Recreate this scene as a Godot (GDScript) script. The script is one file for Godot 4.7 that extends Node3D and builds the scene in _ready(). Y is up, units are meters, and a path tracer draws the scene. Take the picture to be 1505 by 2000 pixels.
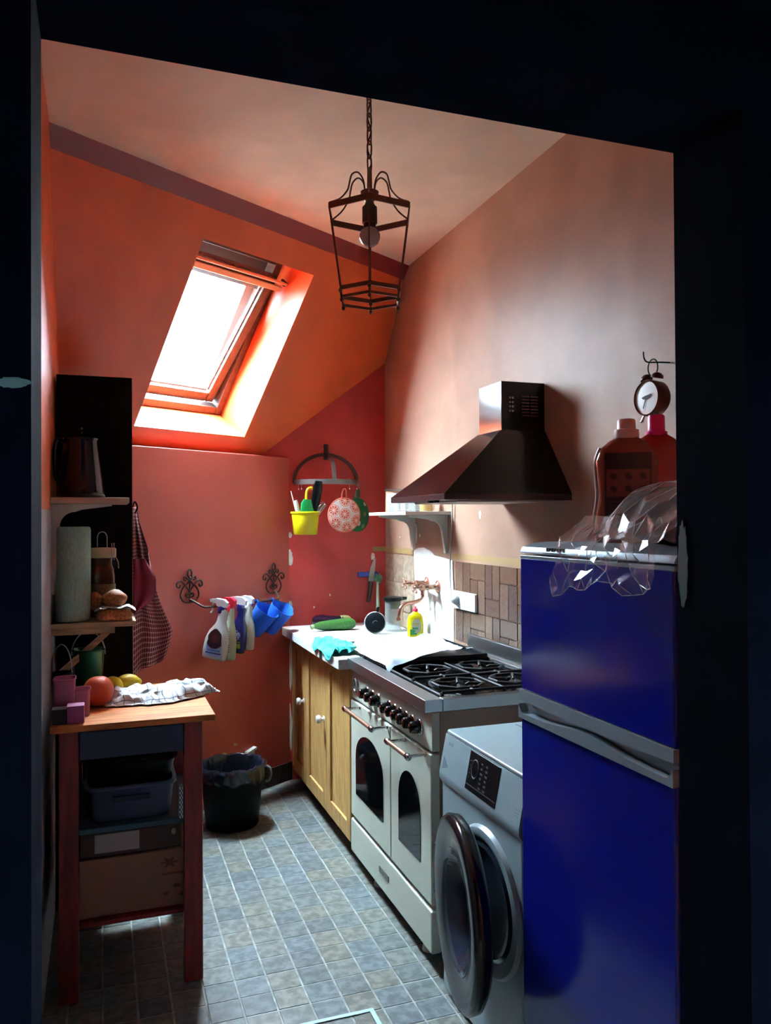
extends Node3D
# A narrow attic kitchen with red walls, seen through a dark doorway. Units are metres, y is up, the kitchen runs away along -z.

# The roof slope is turned against the kitchen: U runs along its foot, V up the slope, N out through the roof.
const FOOT := Vector3(0.885, 1.931, -4.68)
var U := Vector3(0.8558, 0, -0.5173)
var V := Vector3(0.29205, 0.82535, 0.48321)
var N := Vector3(-0.42692, 0.56462, -0.70636)
var IN := Vector3(0.5173, 0, 0.8558)      # out of the knee wall, into the room
const RX := 1.66                          # right wall
const LX := -0.18                         # left wall
const BZ := -4.68                         # back wall
const TOP := 3.0                          # ceiling
const FX := 1.038                         # front plane of stove, fridge and cupboards
const BOX := 0.085                        # how far the boxed panel stands out from the knee wall

var org := {}
var used := {}
var mats := {}
var rng := RandomNumberGenerator.new()

class Geo:
	var v := PackedVector3Array()
	var n := PackedVector3Array()
	var uv := PackedVector2Array()
	var T := Transform3D()
	func at(p: Vector3, b := Basis()) -> Geo:
		T = Transform3D(b, p)
		return self
	func tri(a: Vector3, b: Vector3, c: Vector3, na: Vector3, nb: Vector3, nc: Vector3, ua := Vector2(), ub := Vector2(), uc := Vector2()) -> void:
		var s := na + nb + nc
		if (b - a).cross(c - a).dot(s) > 0.0:
			var t := b; b = c; c = t
			t = nb; nb = nc; nc = t
			var w := ub; ub = uc; uc = w
		v.push_back(T * a); v.push_back(T * b); v.push_back(T * c)
		n.push_back((T.basis * na).normalized()); n.push_back((T.basis * nb).normalized()); n.push_back((T.basis * nc).normalized())
		uv.push_back(ua); uv.push_back(ub); uv.push_back(uc)
	func quad4(a: Vector3, b: Vector3, c: Vector3, d: Vector3, na: Vector3, nb: Vector3, nc: Vector3, nd: Vector3, t: Array = [Vector2(0, 0), Vector2(1, 0), Vector2(1, 1), Vector2(0, 1)]) -> void:
		tri(a, b, c, na, nb, nc, t[0], t[1], t[2])
		tri(a, c, d, na, nc, nd, t[0], t[2], t[3])
	func quad(a: Vector3, b: Vector3, c: Vector3, d: Vector3, m: Vector3) -> void:
		quad4(a, b, c, d, m, m, m, m)
	func box(c: Vector3, s: Vector3, bev := 0.0) -> Geo:
		var h := s * 0.5
		bev = minf(bev, minf(h.x, minf(h.y, h.z)) * 0.9)
		var e := h - Vector3(bev, bev, bev)
		for i in 3:
			var j := (i + 1) % 3
			var k := (i + 2) % 3
			for si in [-1.0, 1.0]:
				var m := Vector3(); m[i] = si
				var p: Array = []
				for q in [[-1, -1], [1, -1], [1, 1], [-1, 1]]:
					var w := Vector3(); w[i] = si * h[i]; w[j] = q[0] * e[j]; w[k] = q[1] * e[k]
					p.append(c + w)
				quad(p[0], p[1], p[2], p[3], m)
				if bev > 0.0:
					for sj in [-1.0, 1.0]:
						var mj := Vector3(); mj[j] = sj
						var a := Vector3(); a[i] = si * h[i]; a[j] = sj * e[j]; a[k] = -e[k]
						var b := Vector3(); b[i] = si * e[i]; b[j] = sj * h[j]; b[k] = -e[k]
						var a2 := a; a2[k] = e[k]
						var b2 := b; b2[k] = e[k]
						quad4(c + a, c + b, c + b2, c + a2, m, mj, mj, m)
		if bev > 0.0:
			for sx in [-1.0, 1.0]:
				for sy in [-1.0, 1.0]:
					for sz in [-1.0, 1.0]:
						tri(c + Vector3(sx * h.x, sy * e.y, sz * e.z), c + Vector3(sx * e.x, sy * h.y, sz * e.z), c + Vector3(sx * e.x, sy * e.y, sz * h.z), Vector3(sx, 0, 0), Vector3(0, sy, 0), Vector3(0, 0, sz))
		return self
	func span(a: Vector3, b: Vector3, bev := 0.0) -> Geo:
		return box((a + b) * 0.5, (b - a).abs(), bev)
	func lathe(pr: Array, seg := 24, soft := 50.0) -> Geo:   # profile of Vector2(radius, height), bottom to top
		var m: Array = []
		for i in pr.size() - 1:
			var d: Vector2 = pr[i + 1] - pr[i]
			m.append(Vector2(d.y, -d.x).normalized())
		for i in m.size():
			var na: Vector2 = m[i]
			var nb: Vector2 = m[i]
			if i > 0 and rad_to_deg(absf(m[i].angle_to(m[i - 1]))) < soft: na = (m[i] + m[i - 1]).normalized()
			if i < m.size() - 1 and rad_to_deg(absf(m[i].angle_to(m[i + 1]))) < soft: nb = (m[i] + m[i + 1]).normalized()
			var p: Vector2 = pr[i]
			var q: Vector2 = pr[i + 1]
			for s in seg:
				var t0 := TAU * s / seg
				var t1 := TAU * (s + 1) / seg
				var d0 := Vector3(cos(t0), 0, sin(t0))
				var d1 := Vector3(cos(t1), 0, sin(t1))
				var up := Vector3.UP
				var uvs := [Vector2(float(s) / seg, p.y), Vector2(float(s + 1) / seg, p.y), Vector2(float(s + 1) / seg, q.y), Vector2(float(s) / seg, q.y)]
				quad4(d0 * p.x + up * p.y, d1 * p.x + up * p.y, d1 * q.x + up * q.y, d0 * q.x + up * q.y, d0 * na.x + up * na.y, d1 * na.x + up * na.y, d1 * nb.x + up * nb.y, d0 * nb.x + up * nb.y, uvs)
		return self
	func cyl(a: Vector3, b: Vector3, r: float, seg := 12, r2 := -1.0) -> Geo:
		tube([a, b], [r, r if r2 < 0 else r2], seg)
		return self
	func tube(p: Array, rad, seg := 8, closed := false) -> Geo:
		var k := p.size()
		var rings: Array = []
		var norms: Array = []
		var last := Vector3()
		for i in k:
			var t: Vector3
			if closed: t = p[(i + 1) % k] - p[(i - 1 + k) % k]
			else: t = p[mini(i + 1, k - 1)] - p[maxi(i - 1, 0)]
			t = t.normalized()
			if i == 0:
				last = t.cross(Vector3.UP if absf(t.y) < 0.9 else Vector3.RIGHT).normalized()
			last = (last - t * last.dot(t)).normalized()
			var w := t.cross(last)
			var r: float = rad[i] if rad is Array else rad
			var ring: Array = []
			var nn: Array = []
			for s in seg:
				var a := TAU * s / seg
				var d := last * cos(a) + w * sin(a)
				ring.append(p[i] + d * r)
				nn.append(d)
			rings.append(ring); norms.append(nn)
		for i in (k if closed else k - 1):
			var j := (i + 1) % k
			for s in seg:
				var q := (s + 1) % seg
				quad4(rings[i][s], rings[i][q], rings[j][q], rings[j][s], norms[i][s], norms[i][q], norms[j][q], norms[j][s])
		if not closed:
			for e in [0, k - 1]:
				var m: Vector3 = (p[0] - p[1] if e == 0 else p[k - 1] - p[k - 2]).normalized()
				for s in seg:
					tri(p[e], rings[e][s], rings[e][(s + 1) % seg], m, m, m)
		return self
	func sweep(p: Array, w: float, h: float, up: Vector3, closed := false) -> Geo:   # flat bar: w across, h along up
		var k := p.size()
		var rings: Array = []
		for i in k:
			var t: Vector3 = (p[(i + 1) % k] - p[(i - 1 + k) % k]) if closed else (p[mini(i + 1, k - 1)] - p[maxi(i - 1, 0)])
			t = t.normalized()
			var s := t.cross(up).normalized()
			var u := s.cross(t)
			rings.append([p[i] - s * w / 2 - u * h / 2, p[i] + s * w / 2 - u * h / 2, p[i] + s * w / 2 + u * h / 2, p[i] - s * w / 2 + u * h / 2, s, u])
		for i in (k if closed else k - 1):
			var a: Array = rings[i]
			var b: Array = rings[(i + 1) % k]
			quad4(a[0], a[1], b[1], b[0], -a[5], -a[5], -b[5], -b[5])
			quad4(a[1], a[2], b[2], b[1], a[4], a[4], b[4], b[4])
			quad4(a[2], a[3], b[3], b[2], a[5], a[5], b[5], b[5])
			quad4(a[3], a[0], b[0], b[3], -a[4], -a[4], -b[4], -b[4])
		if not closed:
			quad(rings[0][0], rings[0][1], rings[0][2], rings[0][3], (p[0] - p[1]).normalized())
			quad(rings[k - 1][0], rings[k - 1][1], rings[k - 1][2], rings[k - 1][3], (p[k - 1] - p[k - 2]).normalized())
		return self
	func prism(poly: PackedVector2Array, d0: float, d1: float, soft := 35.0) -> Geo:   # outline in local x, y, pushed from z = d0 to z = d1
		if Geometry2D.is_polygon_clockwise(poly): poly.reverse()
		var ix := Geometry2D.triangulate_polygon(poly)
		if ix.is_empty(): printerr("an outline could not be filled: ", poly.slice(0, 3))
		for e in [[d0, Vector3(0, 0, -1 if d1 > d0 else 1)], [d1, Vector3(0, 0, 1 if d1 > d0 else -1)]]:
			for i in range(0, ix.size(), 3):
				var a := poly[ix[i]]; var b := poly[ix[i + 1]]; var c := poly[ix[i + 2]]
				tri(Vector3(a.x, a.y, e[0]), Vector3(b.x, b.y, e[0]), Vector3(c.x, c.y, e[0]), e[1], e[1], e[1], a, b, c)
		var k := poly.size()
		var m: Array = []
		for i in k:
			var d := (poly[(i + 1) % k] - poly[i]).normalized()
			m.append(Vector3(d.y, -d.x, 0))
		for i in k:
			var j := (i + 1) % k
			var na: Vector3 = m[i]
			var nb: Vector3 = m[i]
			var before: Vector3 = m[(i - 1 + k) % k]
			var after: Vector3 = m[j]
			if rad_to_deg(na.angle_to(before)) < soft: na = (na + before).normalized()
			if rad_to_deg(nb.angle_to(after)) < soft: nb = (nb + after).normalized()
			quad4(Vector3(poly[i].x, poly[i].y, d0), Vector3(poly[j].x, poly[j].y, d0), Vector3(poly[j].x, poly[j].y, d1), Vector3(poly[i].x, poly[i].y, d1), na, nb, nb, na)
		return self
	func sheet(nu: int, nv: int, f: Callable, thick := 0.0) -> Geo:
		var p: Array = []
		for i in nu + 1:
			var row: Array = []
			for j in nv + 1: row.append(f.call(float(i) / nu, float(j) / nv))
			p.append(row)
		var m: Array = []
		for i in nu + 1:
			var row: Array = []
			for j in nv + 1:
				var a: Vector3 = p[mini(i + 1, nu)][j] - p[maxi(i - 1, 0)][j]
				var b: Vector3 = p[i][mini(j + 1, nv)] - p[i][maxi(j - 1, 0)]
				var q := b.cross(a)
				row.append(q.normalized() if q.length() > 1e-12 else Vector3.UP)
			m.append(row)
		for side in ([1.0, -1.0] if thick > 0.0 else [1.0]):
			var o := thick * 0.5 * float(side)
			for i in nu:
				for j in nv:
					var w := [Vector2(float(i) / nu, float(j) / nv), Vector2(float(i + 1) / nu, float(j) / nv), Vector2(float(i + 1) / nu, float(j + 1) / nv), Vector2(float(i) / nu, float(j + 1) / nv)]
					quad4(p[i][j] + m[i][j] * o, p[i + 1][j] + m[i + 1][j] * o, p[i + 1][j + 1] + m[i + 1][j + 1] * o, p[i][j + 1] + m[i][j + 1] * o, m[i][j] * side, m[i + 1][j] * side, m[i + 1][j + 1] * side, m[i][j + 1] * side, w)
		if thick > 0.0:
			var o := thick * 0.5
			for i in nu:
				for j in [0, nv]:
					var e: Vector3 = (p[i][j] - p[i][nv - j]).normalized()
					quad(p[i][j] + m[i][j] * o, p[i + 1][j] + m[i + 1][j] * o, p[i + 1][j] - m[i + 1][j] * o, p[i][j] - m[i][j] * o, e)
			for j in nv:
				for i in [0, nu]:
					var e: Vector3 = (p[i][j] - p[nu - i][j]).normalized()
					quad(p[i][j] + m[i][j] * o, p[i][j + 1] + m[i][j + 1] * o, p[i][j + 1] - m[i][j + 1] * o, p[i][j] - m[i][j] * o, e)
		return self
	func loft(rings: Array, cap := true) -> Geo:   # closed rings of equal length, smooth along and round
		var k: int = rings[0].size()
		var r := rings.size()
		var nn: Array = []
		for i in r:
			var row: Array = []
			var c := Vector3()
			for s in k: c += rings[i][s]
			c /= k
			for s in k:
				var a: Vector3 = rings[i][(s + 1) % k] - rings[i][(s - 1 + k) % k]
				var b: Vector3 = rings[mini(i + 1, r - 1)][s] - rings[maxi(i - 1, 0)][s]
				var q := a.cross(b).normalized()
				if q.dot(rings[i][s] - c) < 0: q = -q
				row.append(q)
			nn.append(row)
		for i in r - 1:
			for s in k:
				var q := (s + 1) % k
				quad4(rings[i][s], rings[i][q], rings[i + 1][q], rings[i + 1][s], nn[i][s], nn[i][q], nn[i + 1][q], nn[i + 1][s], [Vector2(float(s) / k, float(i) / r), Vector2(float(s + 1) / k, float(i) / r), Vector2(float(s + 1) / k, float(i + 1) / r), Vector2(float(s) / k, float(i + 1) / r)])
		if cap:
			for e in [0, r - 1]:
				var c := Vector3()
				for s in k: c += rings[e][s]
				c /= k
				var c2 := Vector3()
				var o: Array = rings[1 if e == 0 else r - 2]
				for s in k: c2 += o[s]
				c2 /= k
				var m := (c - c2).normalized()
				for s in k: tri(c, rings[e][s], rings[e][(s + 1) % k], m, m, m)
		return self
	func ball(c: Vector3, r: Vector3, seg := 20, b := Basis(), bump = null) -> Geo:
		var rows := seg / 2
		var pt := func(i: int, j: int) -> Vector3:
			var la := PI * i / rows - PI / 2
			var lo := TAU * j / seg
			return Vector3(cos(la) * cos(lo), sin(la), cos(la) * sin(lo))
		for i in rows:
			for j in seg:
				var q: Array = []
				var m: Array = []
				for w in [[i, j], [i, j + 1], [i + 1, j + 1], [i + 1, j]]:
					var d: Vector3 = pt.call(w[0], w[1])
					var s := 1.0
					if bump != null: s = bump.call(d)
					q.append(c + b * (d * r * s))
					m.append(b * (d / r).normalized())
				quad4(q[0], q[1], q[2], q[3], m[0], m[1], m[2], m[3])
		return self
	func mesh(off := Vector3()) -> ArrayMesh:
		var a: Array = []
		a.resize(Mesh.ARRAY_MAX)
		if off != Vector3():
			for i in v.size(): v[i] -= off
		a[Mesh.ARRAY_VERTEX] = v
		a[Mesh.ARRAY_NORMAL] = n
		a[Mesh.ARRAY_TEX_UV] = uv
		var m := ArrayMesh.new()
		m.add_surface_from_arrays(Mesh.PRIMITIVE_TRIANGLES, a)
		return m

func numbered(called: String) -> String:
	var k: int = used.get(called, 0)
	used[called] = k + 1
	return called if k == 0 else "%s_%03d" % [called, k]

func tag(o: Node3D, label: String, category: String, group := "") -> Node3D:
	o.set_meta("label", label)
	o.set_meta("category", category)
	if group: o.set_meta("group", group)
	return o

func thing(called: String, label: String, category: String, at: Vector3, group := "") -> Node3D:   # a base at the thing's foot; its parts are built in the room's axes
	var o := Node3D.new()
	o.name = numbered(called)
	o.position = at
	org[o] = at
	add_child(o)
	return tag(o, label, category, group)

func placed(called: String, label: String, category: String, t: Transform3D, group := "") -> Node3D:   # the same, its parts built in axes of its own
	var o := Node3D.new()
	o.name = numbered(called)
	o.transform = t
	org[o] = Vector3()
	add_child(o)
	return tag(o, label, category, group)

func part(g: Geo, called: String, m: Material, parent: Node3D) -> MeshInstance3D:
	var o := MeshInstance3D.new()
	o.name = called
	o.mesh = g.mesh(org.get(parent, Vector3()))
	o.material_override = m
	org[o] = org.get(parent, Vector3())
	parent.add_child(o, true)
	return o

func single(g: Geo, called: String, m: Material, label: String, category: String, at: Vector3, group := "") -> MeshInstance3D:   # a thing that is one mesh, built in the room's axes
	var o := MeshInstance3D.new()
	o.name = numbered(called)
	o.mesh = g.mesh(at)
	o.material_override = m
	o.position = at
	org[o] = at
	add_child(o)
	tag(o, label, category, group)
	return o

func struct(g: Geo, called: String, m: Material, label: String, category := "wall") -> MeshInstance3D:
	var o := MeshInstance3D.new()
	o.name = numbered(called)
	o.mesh = g.mesh()
	o.material_override = m
	org[o] = Vector3()
	add_child(o)
	tag(o, label, category)
	o.set_meta("kind", "structure")
	return o

func rgb(r: int, g: int, b: int) -> Color:
	return Color8(r, g, b)

func mat(called: String, c: Color, rough := 0.6, metal := 0.0) -> StandardMaterial3D:
	if mats.has(called): return mats[called]
	var m := StandardMaterial3D.new()
	m.resource_name = called
	m.albedo_color = c
	m.roughness = rough
	m.metallic = metal
	mats[called] = m
	return m

func noise(freq: float, octaves := 4, kind := FastNoiseLite.TYPE_SIMPLEX_SMOOTH, sd := 1) -> FastNoiseLite:
	var f := FastNoiseLite.new()
	f.noise_type = kind
	f.frequency = freq
	f.fractal_octaves = octaves
	f.seed = sd
	return f

func noise_tex(freq: float, octaves: int, stops: Array, size := 256, kind := FastNoiseLite.TYPE_SIMPLEX_SMOOTH, sd := 1) -> NoiseTexture2D:
	var t := NoiseTexture2D.new()
	t.width = size; t.height = size
	t.seamless = true
	t.noise = noise(freq, octaves, kind, sd)
	var g := Gradient.new()
	g.offsets = PackedFloat32Array(stops.map(func(s): return s[0]))
	g.colors = PackedColorArray(stops.map(func(s): return s[1]))
	t.color_ramp = g
	return t

# colour varied by noise (the ramp multiplies the base colour), relief of `bump` centimetres
func varied(called: String, c: Color, rough: float, lo: float, freq: float, scale: Vector3, bump := 0.0, metal := 0.0, sd := 1) -> StandardMaterial3D:
	if mats.has(called): return mats[called]
	var m := mat(called, c, rough, metal)
	var a := Color(lo, lo, lo)
	m.albedo_texture = noise_tex(freq, 5, [[0.25, a], [0.75, Color.WHITE]], 256, FastNoiseLite.TYPE_SIMPLEX_SMOOTH, sd)
	m.uv1_triplanar = true
	m.uv1_world_triplanar = true
	m.uv1_scale = scale
	if bump > 0.0:
		m.heightmap_enabled = true
		m.heightmap_scale = bump
		m.heightmap_texture = noise_tex(freq, 5, [[0.0, Color.BLACK], [1.0, Color.WHITE]], 256, FastNoiseLite.TYPE_SIMPLEX_SMOOTH, sd + 7)
	return m

func glass(called: String, c: Color, alpha: float, rough := 0.02) -> StandardMaterial3D:
	if mats.has(called): return mats[called]
	var m := mat(called, Color(c.r, c.g, c.b, alpha), rough)
	m.transparency = BaseMaterial3D.TRANSPARENCY_ALPHA
	return m

func printed(called: String, im: Image, rough := 0.5) -> StandardMaterial3D:
	if mats.has(called): return mats[called]
	var m := mat(called, Color.WHITE, rough)
	m.albedo_texture = ImageTexture.create_from_image(im)
	return m

func rp(u: float, v: float, d := 0.0) -> Vector3:   # a point on the roof slope, d out through the roof
	return FOOT + U * u + V * v + N * d

func pp(u: float, y: float, off: float) -> Vector3:   # a point off measured from the boxed panel's face
	var p := FOOT + U * u + IN * (BOX + off)
	return Vector3(p.x, y, p.z)

func bez(p: Array, steps := 8) -> Array:   # smooth curve through the points
	var o: Array = []
	for i in p.size() - 1:
		var a = p[maxi(i - 1, 0)]
		var b = p[i]
		var c = p[i + 1]
		var d = p[mini(i + 2, p.size() - 1)]
		for s in steps:
			o.append(b.cubic_interpolate(c, a, d, float(s) / steps))
	o.append(p[p.size() - 1])
	return o

func oval(y: float, rx: float, rz: float, c := Vector3(), k := 20, pw := 2.0) -> Array:   # a level ring, squarer as pw grows
	var o: Array = []
	for s in k:
		var a := TAU * s / k
		var x := cos(a); var z := sin(a)
		o.append(c + Vector3(signf(x) * pow(absf(x), 2.0 / pw) * rx, y, signf(z) * pow(absf(z), 2.0 / pw) * rz))
	return o

func _ready() -> void:
	rng.seed = 7
	# ---- camera, sky, exposure
	var cam := Camera3D.new()
	cam.name = "camera"
	cam.position = Vector3(0, 1.535, 0)
	cam.basis = Basis(Vector3.UP, -0.3408) * Basis(Vector3.RIGHT, 0.01148) * Basis(Vector3.BACK, -0.005702)
	cam.fov = 65.33
	cam.near = 0.02
	cam.far = 60.0
	add_child(cam)
	cam.current = true
	var env := Environment.new()
	var sky := Sky.new()
	var sm := ProceduralSkyMaterial.new()      # an even, bright overcast
	sm.sky_top_color = Color(0.82, 0.935, 1.0)
	sm.sky_horizon_color = Color(0.26, 0.3, 0.33)
	sm.ground_horizon_color = Color(0.9, 0.92, 0.9)
	sm.ground_bottom_color = Color(0.9, 0.92, 0.9)
	sm.ground_energy_multiplier = 3.5
	sm.sky_curve = 0.85
	sm.sun_angle_max = 0.0
	sm.sky_energy_multiplier = 11.5
	sky.sky_material = sm
	env.background_mode = Environment.BG_SKY
	env.sky = sky
	env.background_energy_multiplier = 1.0
	env.tonemap_mode = Environment.TONE_MAPPER_LINEAR
	env.tonemap_exposure = 1.8
	env.sdfgi_enabled = true
	env.ssao_enabled = true
	env.ssil_enabled = true
	var we := WorldEnvironment.new()
	we.name = "surroundings"
	we.environment = env
	add_child(we)
	paints()
	shell()
	roof_window()
	floor_tiles()
	wall_tiles()
	stove()
	fridge()
	washing_machine()
	cupboards()
	hood()
	left_side()
	trolley()
	bin()
	ceiling_lantern()
	rail_and_sprays()
	pot_rack()
	sink_corner()
	hob_things()
	wall_shelf()
	fridge_top()

var P := {}

func paints() -> void:
	P.slope = varied("orange red wall paint", rgb(234, 100, 50), 0.42, 0.92, 0.01, Vector3(0.9, 0.9, 0.9), 0.15)
	P.red = varied("deep red wall paint", rgb(182, 50, 44), 0.45, 0.9, 0.01, Vector3(0.9, 0.9, 0.9), 0.15, 0.0, 3)
	P.panel = varied("red panel paint", rgb(190, 82, 68), 0.36, 0.92, 0.01, Vector3(0.8, 0.8, 0.8), 0.1, 0.0, 4)
	P.right = varied("dusty pink wall paint", rgb(160, 124, 105), 0.44, 0.92, 0.012, Vector3(0.7, 0.7, 0.7), 0.3, 0.0, 5)
	P.right.metallic_specular = 0.22
	P.ceiling = varied("ceiling paint", rgb(238, 230, 208), 0.75, 0.94, 0.01, Vector3(0.8, 0.8, 0.8), 0.2, 0.0, 6)
	P.orange = varied("orange wall paint", rgb(210, 96, 52), 0.5, 0.92, 0.01, Vector3(0.9, 0.9, 0.9), 0.15, 0.0, 8)
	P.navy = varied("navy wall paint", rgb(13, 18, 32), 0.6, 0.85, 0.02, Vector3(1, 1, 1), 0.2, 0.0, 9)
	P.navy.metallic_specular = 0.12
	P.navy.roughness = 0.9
	P.grout = varied("pale grout", rgb(164, 166, 160), 0.8, 0.8, 0.03, Vector3(2, 2, 2), 0.05)
	P.plaster = varied("bare white plaster", rgb(232, 230, 222), 0.8, 0.93, 0.02, Vector3(3, 3, 3), 0.3)
	P.cream = mat("cream enamel", rgb(190, 192, 176), 0.3)
	P.white = mat("white plastic", rgb(225, 228, 226), 0.35)
	P.offwhite = mat("off white painted metal", rgb(214, 214, 205), 0.4)
	P.black = mat("black plastic", rgb(9, 9, 11), 0.35)
	P.black.metallic_specular = 0.3
	P.iron = mat("black iron", rgb(24, 22, 22), 0.45, 0.3)
	P.rust = mat("dark bronze iron", rgb(60, 36, 28), 0.55, 0.2)
	P.steel = mat("brushed steel", rgb(184, 184, 184), 0.3, 1.0)
	P.chrome = mat("chrome", rgb(225, 225, 225), 0.08, 1.0)
	P.copper = mat("worn copper", rgb(206, 158, 136), 0.26, 1.0)
	P.darkglass = mat("dark glass", rgb(6, 7, 10), 0.05)
	P.bwood = varied("blond beech", rgb(206, 160, 96), 0.45, 0.82, 0.02, Vector3(7, 0.8, 7), 0.03)
	P.beech = varied("oiled beech worktop", rgb(208, 128, 74), 0.5, 0.8, 0.02, Vector3(0.8, 7, 7), 0.03)
	P.beech.metallic_specular = 0.2
	P.pine = varied("pale pine", rgb(190, 158, 118), 0.6, 0.8, 0.02, Vector3(1.2, 7, 7), 0.03)
	P.darkwood = varied("dark brown laminate", rgb(26, 14, 13), 0.6, 0.7, 0.02, Vector3(7, 0.8, 7), 0.03)
	P.darkwood.metallic_specular = 0.15
	P.winwood = varied("varnished window wood", rgb(86, 58, 48), 0.45, 0.7, 0.02, Vector3(6, 6, 6), 0.03)

# local axes for outlines seen from the side (x = -z of the room) and from above
const SIDE := Basis(Vector3(0, 0, -1), Vector3(0, 1, 0), Vector3(1, 0, 0))
const PLAN := Basis(Vector3(1, 0, 0), Vector3(0, 0, -1), Vector3(0, 1, 0))

func shell() -> void:
	var g := Geo.new()
	g.span(Vector3(-1.0, -0.12, 1.4), Vector3(2.0, 0, -5.3))
	var fl := struct(g, "floor", P.grout, "grouted kitchen floor laid with small square stone tiles", "floor")
	org["floor"] = fl
	# right wall
	g = Geo.new().at(Vector3(), SIDE)
	g.prism(PackedVector2Array([Vector2(0.98, -0.05), Vector2(0.98, 3.12), Vector2(4.3, 3.12), Vector2(4.9, 2.45), Vector2(4.9, -0.05)]), RX, RX + 0.14)
	org["right"] = struct(g, "wall_right", P.right, "long dusty pink wall behind the stove and the extractor hood")
	g = Geo.new().at(Vector3(), SIDE)
	g.prism(PackedVector2Array([Vector2(0.98, -0.05), Vector2(0.98, 3.12), Vector2(3.1, 3.12), Vector2(3.45, 2.75), Vector2(4.3, 1.75), Vector2(4.3, -0.05)]), LX - 0.12, LX)
	struct(g, "wall_left", P.orange, "orange wall at the far left that carries the two small shelves")
	g = Geo.new()
	g.span(Vector3(LX - 0.001, 0, -3.44), Vector3(LX + 0.003, 1.58, -1.02))
	part(g, "grey_dado", mat("grey dado paint", rgb(150, 142, 146), 0.6), get_node("wall_left"))
	# back wall, under the slope
	g = Geo.new()
	g.prism(PackedVector2Array([Vector2(0.82, -0.05), Vector2(1.75, -0.05), Vector2(1.75, 2.62), Vector2(0.82, 1.95)]), BZ, BZ - 0.12)
	var back := struct(g, "wall_back", P.red, "deep red end wall with the pot rack and the knife")
	# knee wall and the panel that boxes it in
	var skew := Basis(U, Vector3.UP, IN)
	g = Geo.new().at(Vector3(FOOT.x, 0, FOOT.z), skew)
	g.span(Vector3(-1.45, -0.05, -0.12), Vector3(0.14, 1.931, 0))
	struct(g, "wall_knee", P.red, "low red knee wall just under the slope, behind the panel")
	g = Geo.new().at(Vector3(FOOT.x, 0, FOOT.z), skew)
	g.span(Vector3(-1.3, 0, 0.001), Vector3(0.155, 1.917, BOX), 0.003)
	var panel := struct(g, "wall_panel", P.panel, "boxed out red panel with the iron rail of spray bottles")
	org["panel"] = panel
	# roof slope round its opening
	var rb := Basis(U, V, -N)
	g = Geo.new().at(FOOT, rb)
	g.span(Vector3(-2.35, -0.5, -0.28), Vector3(-0.893, 1.225, 0))
	g.span(Vector3(-0.18, -0.5, -0.28), Vector3(1.4, 1.225, 0))
	g.span(Vector3(-0.893, -0.5, -0.28), Vector3(-0.18, 0.105, 0))
	g.span(Vector3(-0.893, 1.087, -0.28), Vector3(-0.18, 1.225, 0))
	struct(g, "wall_slope", P.slope, "orange red roof slope round the deep opening of the roof window")
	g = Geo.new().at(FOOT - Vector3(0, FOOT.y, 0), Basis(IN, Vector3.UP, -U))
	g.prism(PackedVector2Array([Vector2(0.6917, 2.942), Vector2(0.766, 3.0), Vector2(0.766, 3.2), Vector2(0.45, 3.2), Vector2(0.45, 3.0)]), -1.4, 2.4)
	struct(g, "trim_1", mat("shade tinted band red", rgb(128, 34, 30), 0.5), "band between the ceiling and the roof slope, coloured dark red for its shade", "trim")  # the band faces away from the light; that shade is in its red
	# ceiling, cut off where the slope begins
	var c0 := FOOT + IN * 0.766 + U * -1.9
	var c1 := FOOT + IN * 0.766 + U * 0.6
	g = Geo.new().at(Vector3(), PLAN)
	g.prism(PackedVector2Array([Vector2(-0.32, 0.98), Vector2(1.82, 0.98), Vector2(1.82, -c1.z), Vector2(c1.x, -c1.z), Vector2(c0.x, -c0.z), Vector2(-0.32, -c0.z)]), TOP, TOP + 0.14)
	struct(g, "ceiling", P.ceiling, "flat cream ceiling that carries the lantern", "ceiling")
	# the doorway and the dark hall in front of it
	g = Geo.new()
	g.span(Vector3(-0.95, 0, -1.0), Vector3(-0.066, 3.12, -0.86))
	g.span(Vector3(0.826, 0, -1.0), Vector3(1.9, 3.12, -0.86))
	g.span(Vector3(-0.066, 2.097, -1.0), Vector3(0.826, 3.12, -0.86))
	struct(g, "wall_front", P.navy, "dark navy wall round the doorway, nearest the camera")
	g = Geo.new()
	g.span(Vector3(LX - 0.1, 0, -1.012), Vector3(-0.1, 3.02, -1.0))
	g.span(Vector3(0.866, 0, -1.012), Vector3(RX + 0.1, 3.02, -1.0))
	g.span(Vector3(-0.1, 2.137, -1.012), Vector3(0.866, 3.02, -1.0))
	struct(g, "trim_2", P.orange, "kitchen side plaster of the doorway wall", "trim")
	g = Geo.new()
	g.span(Vector3(-1.0, 0, -0.86), Vector3(-0.9, 2.8, 1.3))
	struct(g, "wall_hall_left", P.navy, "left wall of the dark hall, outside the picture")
	# an opening added in the unseen hall wall, lifting its dark paint with daylight
	g = Geo.new()
	g.span(Vector3(1.8, 0, -0.86), Vector3(1.9, 2.8, 0.5))
	g.span(Vector3(1.8, 0, 0.95), Vector3(1.9, 2.8, 1.3))
	g.span(Vector3(1.8, 0, 0.5), Vector3(1.9, 1.4, 0.95))
	g.span(Vector3(1.8, 1.95, 0.5), Vector3(1.9, 2.8, 0.95))
	struct(g, "wall_hall_right", P.navy, "right wall of the dark hall with an added opening for fill light, outside the picture")
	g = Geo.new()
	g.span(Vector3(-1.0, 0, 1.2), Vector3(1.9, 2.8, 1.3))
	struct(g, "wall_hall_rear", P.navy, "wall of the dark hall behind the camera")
	g = Geo.new()
	g.span(Vector3(-1.0, 2.7, -0.86), Vector3(1.9, 2.8, 1.3))
	struct(g, "ceiling_hall", P.navy, "ceiling of the dark hall, outside the picture", "ceiling")
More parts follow.
